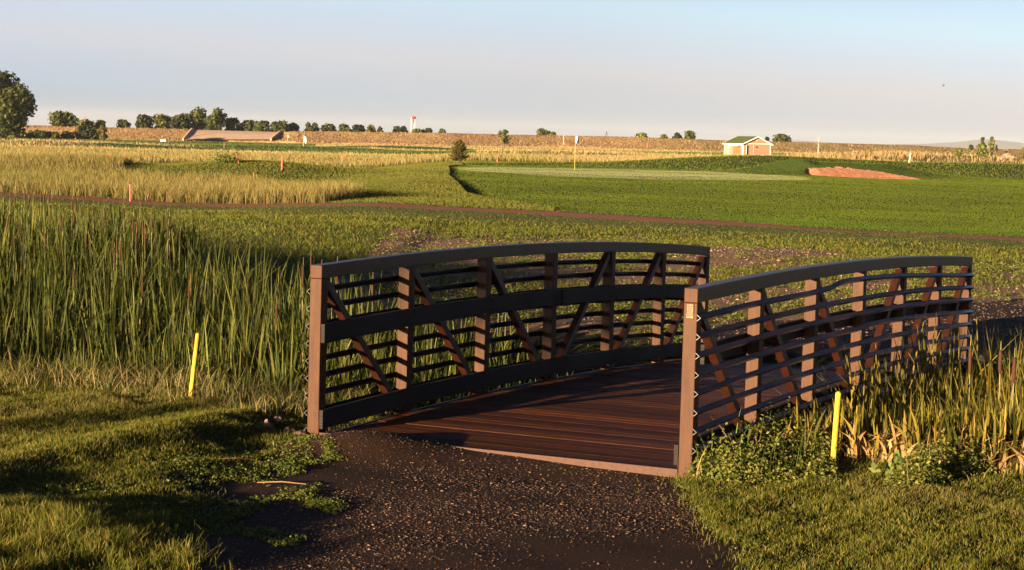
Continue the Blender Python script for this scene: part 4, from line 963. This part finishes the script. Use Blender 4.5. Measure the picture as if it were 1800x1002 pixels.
for sg in (-1, 1):
    xe = sg*(hw+ov); ze = hw_ - k_*ov
    r = [[(0, yy_, hw_+rise+.10), (xe, yy_, ze+.10), (xe, yy_, ze+.02), (0, yy_, hw_+rise+.02)] for yy_ in (-ov+.06, lb+ov-.06)]
    s.loft(r)
s.build('roof', roofm, bh)
s = MB()
for sg in (-1, 1):
    xe = sg*(hw+ov); ze = hw_ - k_*ov
    for y0_ in (-ov, lb+ov-.06): s.loft([[(0, y0_+a_, hw_+rise+.13), (xe, y0_+a_, ze+.13), (xe, y0_+a_, ze-.14), (0, y0_+a_, hw_+rise-.14)] for a_ in (0, .055)])
    s.box(xe-.05 if sg > 0 else xe-.06, xe+.06 if sg > 0 else xe+.05, -ov+.06, lb+ov-.06, ze-.12, ze+.115)
s.build('fascia', M['white'], bh)
s = MB()
for x_ in (-hw-.02, hw-.16): s.box(x_, x_+.18, -.03, .0-.002, -1, hw_-.02)
s.box(-hw-.03, -hw-.002, 0, .18, -1, hw_-.2); s.box(-hw-.03, -hw-.002, lb-.18, lb, -1, hw_-.2)
s.box(-hw+.0, hw-.0, -.032, -.003, hw_-.10, hw_+.10)
s.build('corner_trim', M['white'], bh)
s = MB(); s.box(-2.55, -1.55, -.05, -.003, -1, 2.0); dd = s.build('door', plain('open_dark_door', (.02, .02, .02), .5), bh); s = MB(); s.box(-2.05, -.95, -.075, -.052, -1, 2.02); s.build('door_leaf', siding, dd)
s = MB(); s.box(-.92, -.80, -.06, -.003, -1, 2.08); s.box(-2.67, -2.56, -.06, -.003, -1, 2.08); s.build('door_frame', M['white'], bh)
s = MB(); s.box(-.25, .12, -.06, -.003, 1.5, 1.85); s.build('wall_lamp', plain('dark_lamp', (.04, .035, .03), .5), bh)
s = MB(); s.box(-.3, .25, -.035, -.003, 3.0, 3.45); s.build('vent', plain('peach_vent', (.62, .40, .27), .7), bh)
s = MB(); s.box(-hw-.06, -hw-.003, 1.2, 5.0, -.5, 1.75); s.build('garage_door', plain('orange_door', (.30, .11, .045), .7), bh)
s = MB(); 
for i in range(7): s.box(-hw-1.1, -hw-.004, .9+i*.72, 1.0+i*.72, 1.95, 2.08)
s.box(-hw-1.1, -hw-1.0, .8, 5.4, 1.8, 1.94); s.box(-hw-1.1, -hw-1.0, 5.3, 5.4, -1, 1.79)
s.build('pergola', M['white'], bh)

# red and white mast behind the dam
p = at(726, 238, 900); o = empty('radio_mast', p); T = at(727, 203.5, 900); hg = T.z-p.z
for x_ in (-.9, .9): s = MB(); s.tube([(x_, 0, 0), (x_*.75, 0, hg*.95)], [.32, .26], 7); s.build('leg', plain('mast_white', (.62, .5, .44), .6), o)
s = MB()
for i in range(12): z_ = hg*(.04+.075*i); s.tube([(-.85, 0, z_), (.85, 0, z_+hg*.07)], [.08, .08], 4)
s.build('lattice', plain('mast_pale', (.5, .4, .36), .6), o)
s = MB(); s.tube([(0, 0, hg*.82), (.1, 0, hg*.9), (.2, 0, hg*.97)], [.45, 1.05, .7], 7); s.tube([(.1, 0, hg*.60), (0, 0, hg*.84)], [.25, .5], 6); s.tube([(-.3, 0, hg*.97), (-.5, 0, hg*1.03)], [.22, .1], 5); s.tube([(.3, 0, hg*.93), (1.2, 0, hg*.91)], [.2, .1], 5)
s.build('red_top', plain('mast_red', (.38, .04, .05), .6), o); tag(o, 'slender red-topped white mast rising behind the dam', 'mast')

# ------------------------------------------------------------------ person walking on the dam crest
ft = dam_pt(1066, .72); pe = empty('person', (ft.x, ft.y, ft.z), rad(0)); sc_ = 1.0
def skin(name, vs, es, rs, mat, parent, lev=2):
    me = bpy.data.meshes.new(name); me.from_pydata(vs, es, []); o = bpy.data.objects.new(name, me); col.objects.link(o); o.parent = parent
    md = o.modifiers.new('skin', 'SKIN'); md.use_smooth_shade = True
    for v, r in zip(me.skin_vertices[0].data, rs): v.radius = (r, r); v.use_root = False
    me.skin_vertices[0].data[0].use_root = True
    sb = o.modifiers.new('sub', 'SUBSURF'); sb.levels = lev; sb.render_levels = lev; me.materials.append(mat); return o
skinm = plain('skin', (.42, .26, .18), .6, .08); dark = plain('dark_clothes', (.02, .022, .03), .85); top_ = plain('dark_top', (.05, .03, .035), .85)
vs = [(0,0,.95),(0,0,1.12),(.02,0,1.30),(.03,0,1.42),(.04,0,1.50),(.05,0,1.60),(.05,0,1.70),
      (.02,-.18,1.40),(-.08,-.22,1.15),(.08,-.20,.95),(.02,.18,1.40),(.14,.22,1.16),(.26,.20,1.0),
      (0,-.09,.88),(.22,-.10,.52),(.30,-.10,.10),(.40,-.10,.05),(0,.09,.88),(-.12,.10,.50),(-.38,.10,.17),(-.32,.10,.06),
      (.12,-.20,.87),(.32,.19,.94)]
es = [(0,1),(1,2),(2,3),(3,4),(4,5),(5,6),(3,7),(7,8),(8,9),(3,10),(10,11),(11,12),(0,13),(13,14),(14,15),(15,16),(0,17),(17,18),(18,19),(19,20),(9,21),(12,22)]
rs = [.13,.12,.14,.10,.055,.09,.07,.065,.045,.035,.065,.045,.035,.09,.06,.045,.04,.09,.06,.045,.04,.03,.03]
skin('body', vs, es, rs, skinm, pe)
skin('jacket', [vs[i] for i in (0,1,2,3,7,8,9,10,11,12)], [(0,1),(1,2),(2,3),(3,4),(4,5),(5,6),(3,7),(7,8),(8,9)], [.145,.14,.16,.115,.085,.062,.05,.085,.062,.05], top_, pe)
skin('trousers', [(0,0,.97)]+[vs[i] for i in (13,14,15,17,18,19)], [(0,1),(1,2),(2,3),(0,4),(4,5),(5,6)], [.15,.11,.08,.062,.11,.08,.062], dark, pe)
skin('hair', [(.04,0,1.64),(.04,0,1.71)], [(0,1)], [.10,.085], plain('dark_hair', (.03, .02, .015), .8), pe, 1)
tag(pe, 'person in dark clothes striding along the crest of the dam', 'person')
# bird
bo = empty('bird', at(1658.5, 150.5, 120), 0); s = MB()
s.loft([[(-.09,-.012,-.05),(-.09,.012,-.05),(-.09,0,-.035)],[(0,-.03,-.02),(0,.03,-.02),(0,0,.025)],[(.1,-.01,.04),(.1,.01,.04),(.1,0,.055)]]); s.build('body', dark, bo)
for sg in (-1, 1): s = MB(); s.loft([[(-.02,0,0),(.03,0,.02),(.03,0,.028),(-.02,0,.01)],[(-.03,sg*.1,.05),(.0,sg*.1,.06),(.0,sg*.1,.066),(-.03,sg*.1,.056)]]); s.build('wing', dark, bo)
tag(bo, 'small dark bird flying in the sky at right', 'bird')

# ------------------------------------------------------------------ rocks and debris
def rock(name, px, py, r, mat, label, group, D=None, squash=.7, seed=0):
    p = hit(px, py) if D is None else at(px, py, D); rg = np.random.default_rng(seed+int(px)); n1_, n2_ = 14, 9; V = []
    ph = rg.uniform(0, 6, 6)
    for i in range(n2_):
        th_ = math.pi*i/(n2_-1)
        for j in range(n1_):
            a = 2*math.pi*j/n1_; rr = r*(1+.22*math.sin(2*a+ph[0]+th_*2)+.15*math.sin(3*a+ph[1])*math.sin(th_*2+ph[2])+.06*rg.normal())
            V.append((rr*math.sin(th_)*math.cos(a), rr*math.sin(th_)*math.sin(a), rr*math.cos(th_)*squash+r*.2))
    F = [(i*n1_+j, (i+1)*n1_+j, (i+1)*n1_+(j+1) % n1_, i*n1_+(j+1) % n1_) for i in range(n2_-1) for j in range(n1_)]
    o = mesh_np(name, V, np.array(F), mat); o.location = p; return tag(o, label, 'rock', group)
rk = ground_mat('reddish_rock', (.10, .06, .05), (.20, .12, .095), (.30, .20, .15), 3, 14, .8, .02)
rk2 = ground_mat('far_red_rock', (.16, .10, .08), (.28, .18, .14), (.42, .28, .2), .6, 2, .8, .1)
for px, py, r, lab in ((470, 752, .06, 'leftmost rock in the hollow beside the near left post'), (508, 762, .055, 'rounded reddish rock a little left of the near left post'), (528, 768, .05, 'pointed rock touching the near left post'), (488, 742, .045, 'small rock at the back of the hollow by the post')):
    rock('rock', px, py, r, rk, lab, 'rocks beside the near left post')
for px, py, r, D, lab in ((1772, 279, .55, None, 'grey-pink boulder heap by the dark conifer'), (1792, 277, .5, None, 'tall reddish boulder near the right picture edge'), (1762, 280.5, .4, None, 'low boulder left of the boulder heap'), (1783, 280, .4, None, 'small boulder between the two big ones')):
    rock('boulder', px, py, r, rk2, lab, 'boulders on the far right', D)
for i, (px, py) in enumerate(((1716, 660), (1738, 668), (1755, 655), (1700, 672), (1772, 670), (1725, 645), (1790, 662))):
    rock('bank_rock', px, py, .13, plain('dark_rock_%d' % i, (.03, .028, .028), .8), 'dark riprap rock under the far right end of the bridge', 'riprap at the far bridge end', 24.0, seed=i)
stk = plain('dry_stem', (.30, .16, .07), .7, .15)
for (a0, a1, lab) in (((452, 853), (538, 856), 'long straw-coloured dry reed stem lying on the gravel'), ((374, 812), (450, 813), 'dry reed stem lying among the low weeds'), ((314, 889), (336, 890), 'short dry twig on the weedy gravel corner')):
    A = hit(*a0); B = hit(*a1); s = MB(); A2 = Vector((0, 0, .02)); B2 = B-A+Vector((0, 0, .02)); s.tube([tuple(A2), tuple(A2.lerp(B2, .5)+Vector((0, 0, .012))), tuple(B2)], [.004, .0045, .003], 6)
    o = s.build('dry_reed_stem', stk); o.location = A; tag(o, lab, 'stem', 'dry stems on the ground')

# ------------------------------------------------------------------ far hills
hm = ground_mat('far_hill', (.07, .09, .08), (.09, .11, .10), (.12, .14, .12), .002, .01, .3, 2)
def hills(name, D, prof, depth):
    V = []; n_ = 60; x0_, x1_ = prof[0][0], prof[-1][0]
    for i in range(n_):
        px = x0_+(x1_-x0_)*i/(n_-1); yt = float(np.interp(px, [q[0] for q in prof], [q[1] for q in prof]))
        T = at(px, yt, D); V += [(T.x, D-depth, -3), (T.x, D-depth*.5, max(-3, T.z*.55)), (T.x, D, T.z), (T.x, D+depth, -3)]
    F = [(i*4+j, (i+1)*4+j, (i+1)*4+j+1, i*4+j+1) for i in range(n_-1) for j in range(3)]
    tag(mesh_np(name, V, np.array(F), hm, smooth=True), kind='structure')
hills('hills', 15000, [(1320, 258), (1395, 246.5), (1470, 251), (1560, 254), (1620, 253), (1680, 250), (1710, 246.5), (1735, 244.5), (1770, 248), (1810, 253), (1850, 248), (2000, 252), (2100, 266)], 600)

# ------------------------------------------------------------------ haze
mt = bpy.data.materials.new('thin_haze'); mt.use_nodes = True; nt = mt.node_tree; nt.nodes.clear()
ou = nt.nodes.new('ShaderNodeOutputMaterial'); pv = nt.nodes.new('ShaderNodeVolumePrincipled'); pv.inputs['Color'].default_value = (.82, .88, .95, 1); pv.inputs['Density'].default_value = 4.5e-5; pv.inputs['Anisotropy'].default_value = 0.0
nt.links.new(pv.outputs[0], ou.inputs['Volume'])
mb = MB(); mb.box(-20000, 20000, -60, 17000, -9, 115); hz = mb.build('haze', mt); tag(hz, kind='stuff'); hz['label'] = 'thin pale haze that fades the far hills'; hz['category'] = 'haze'
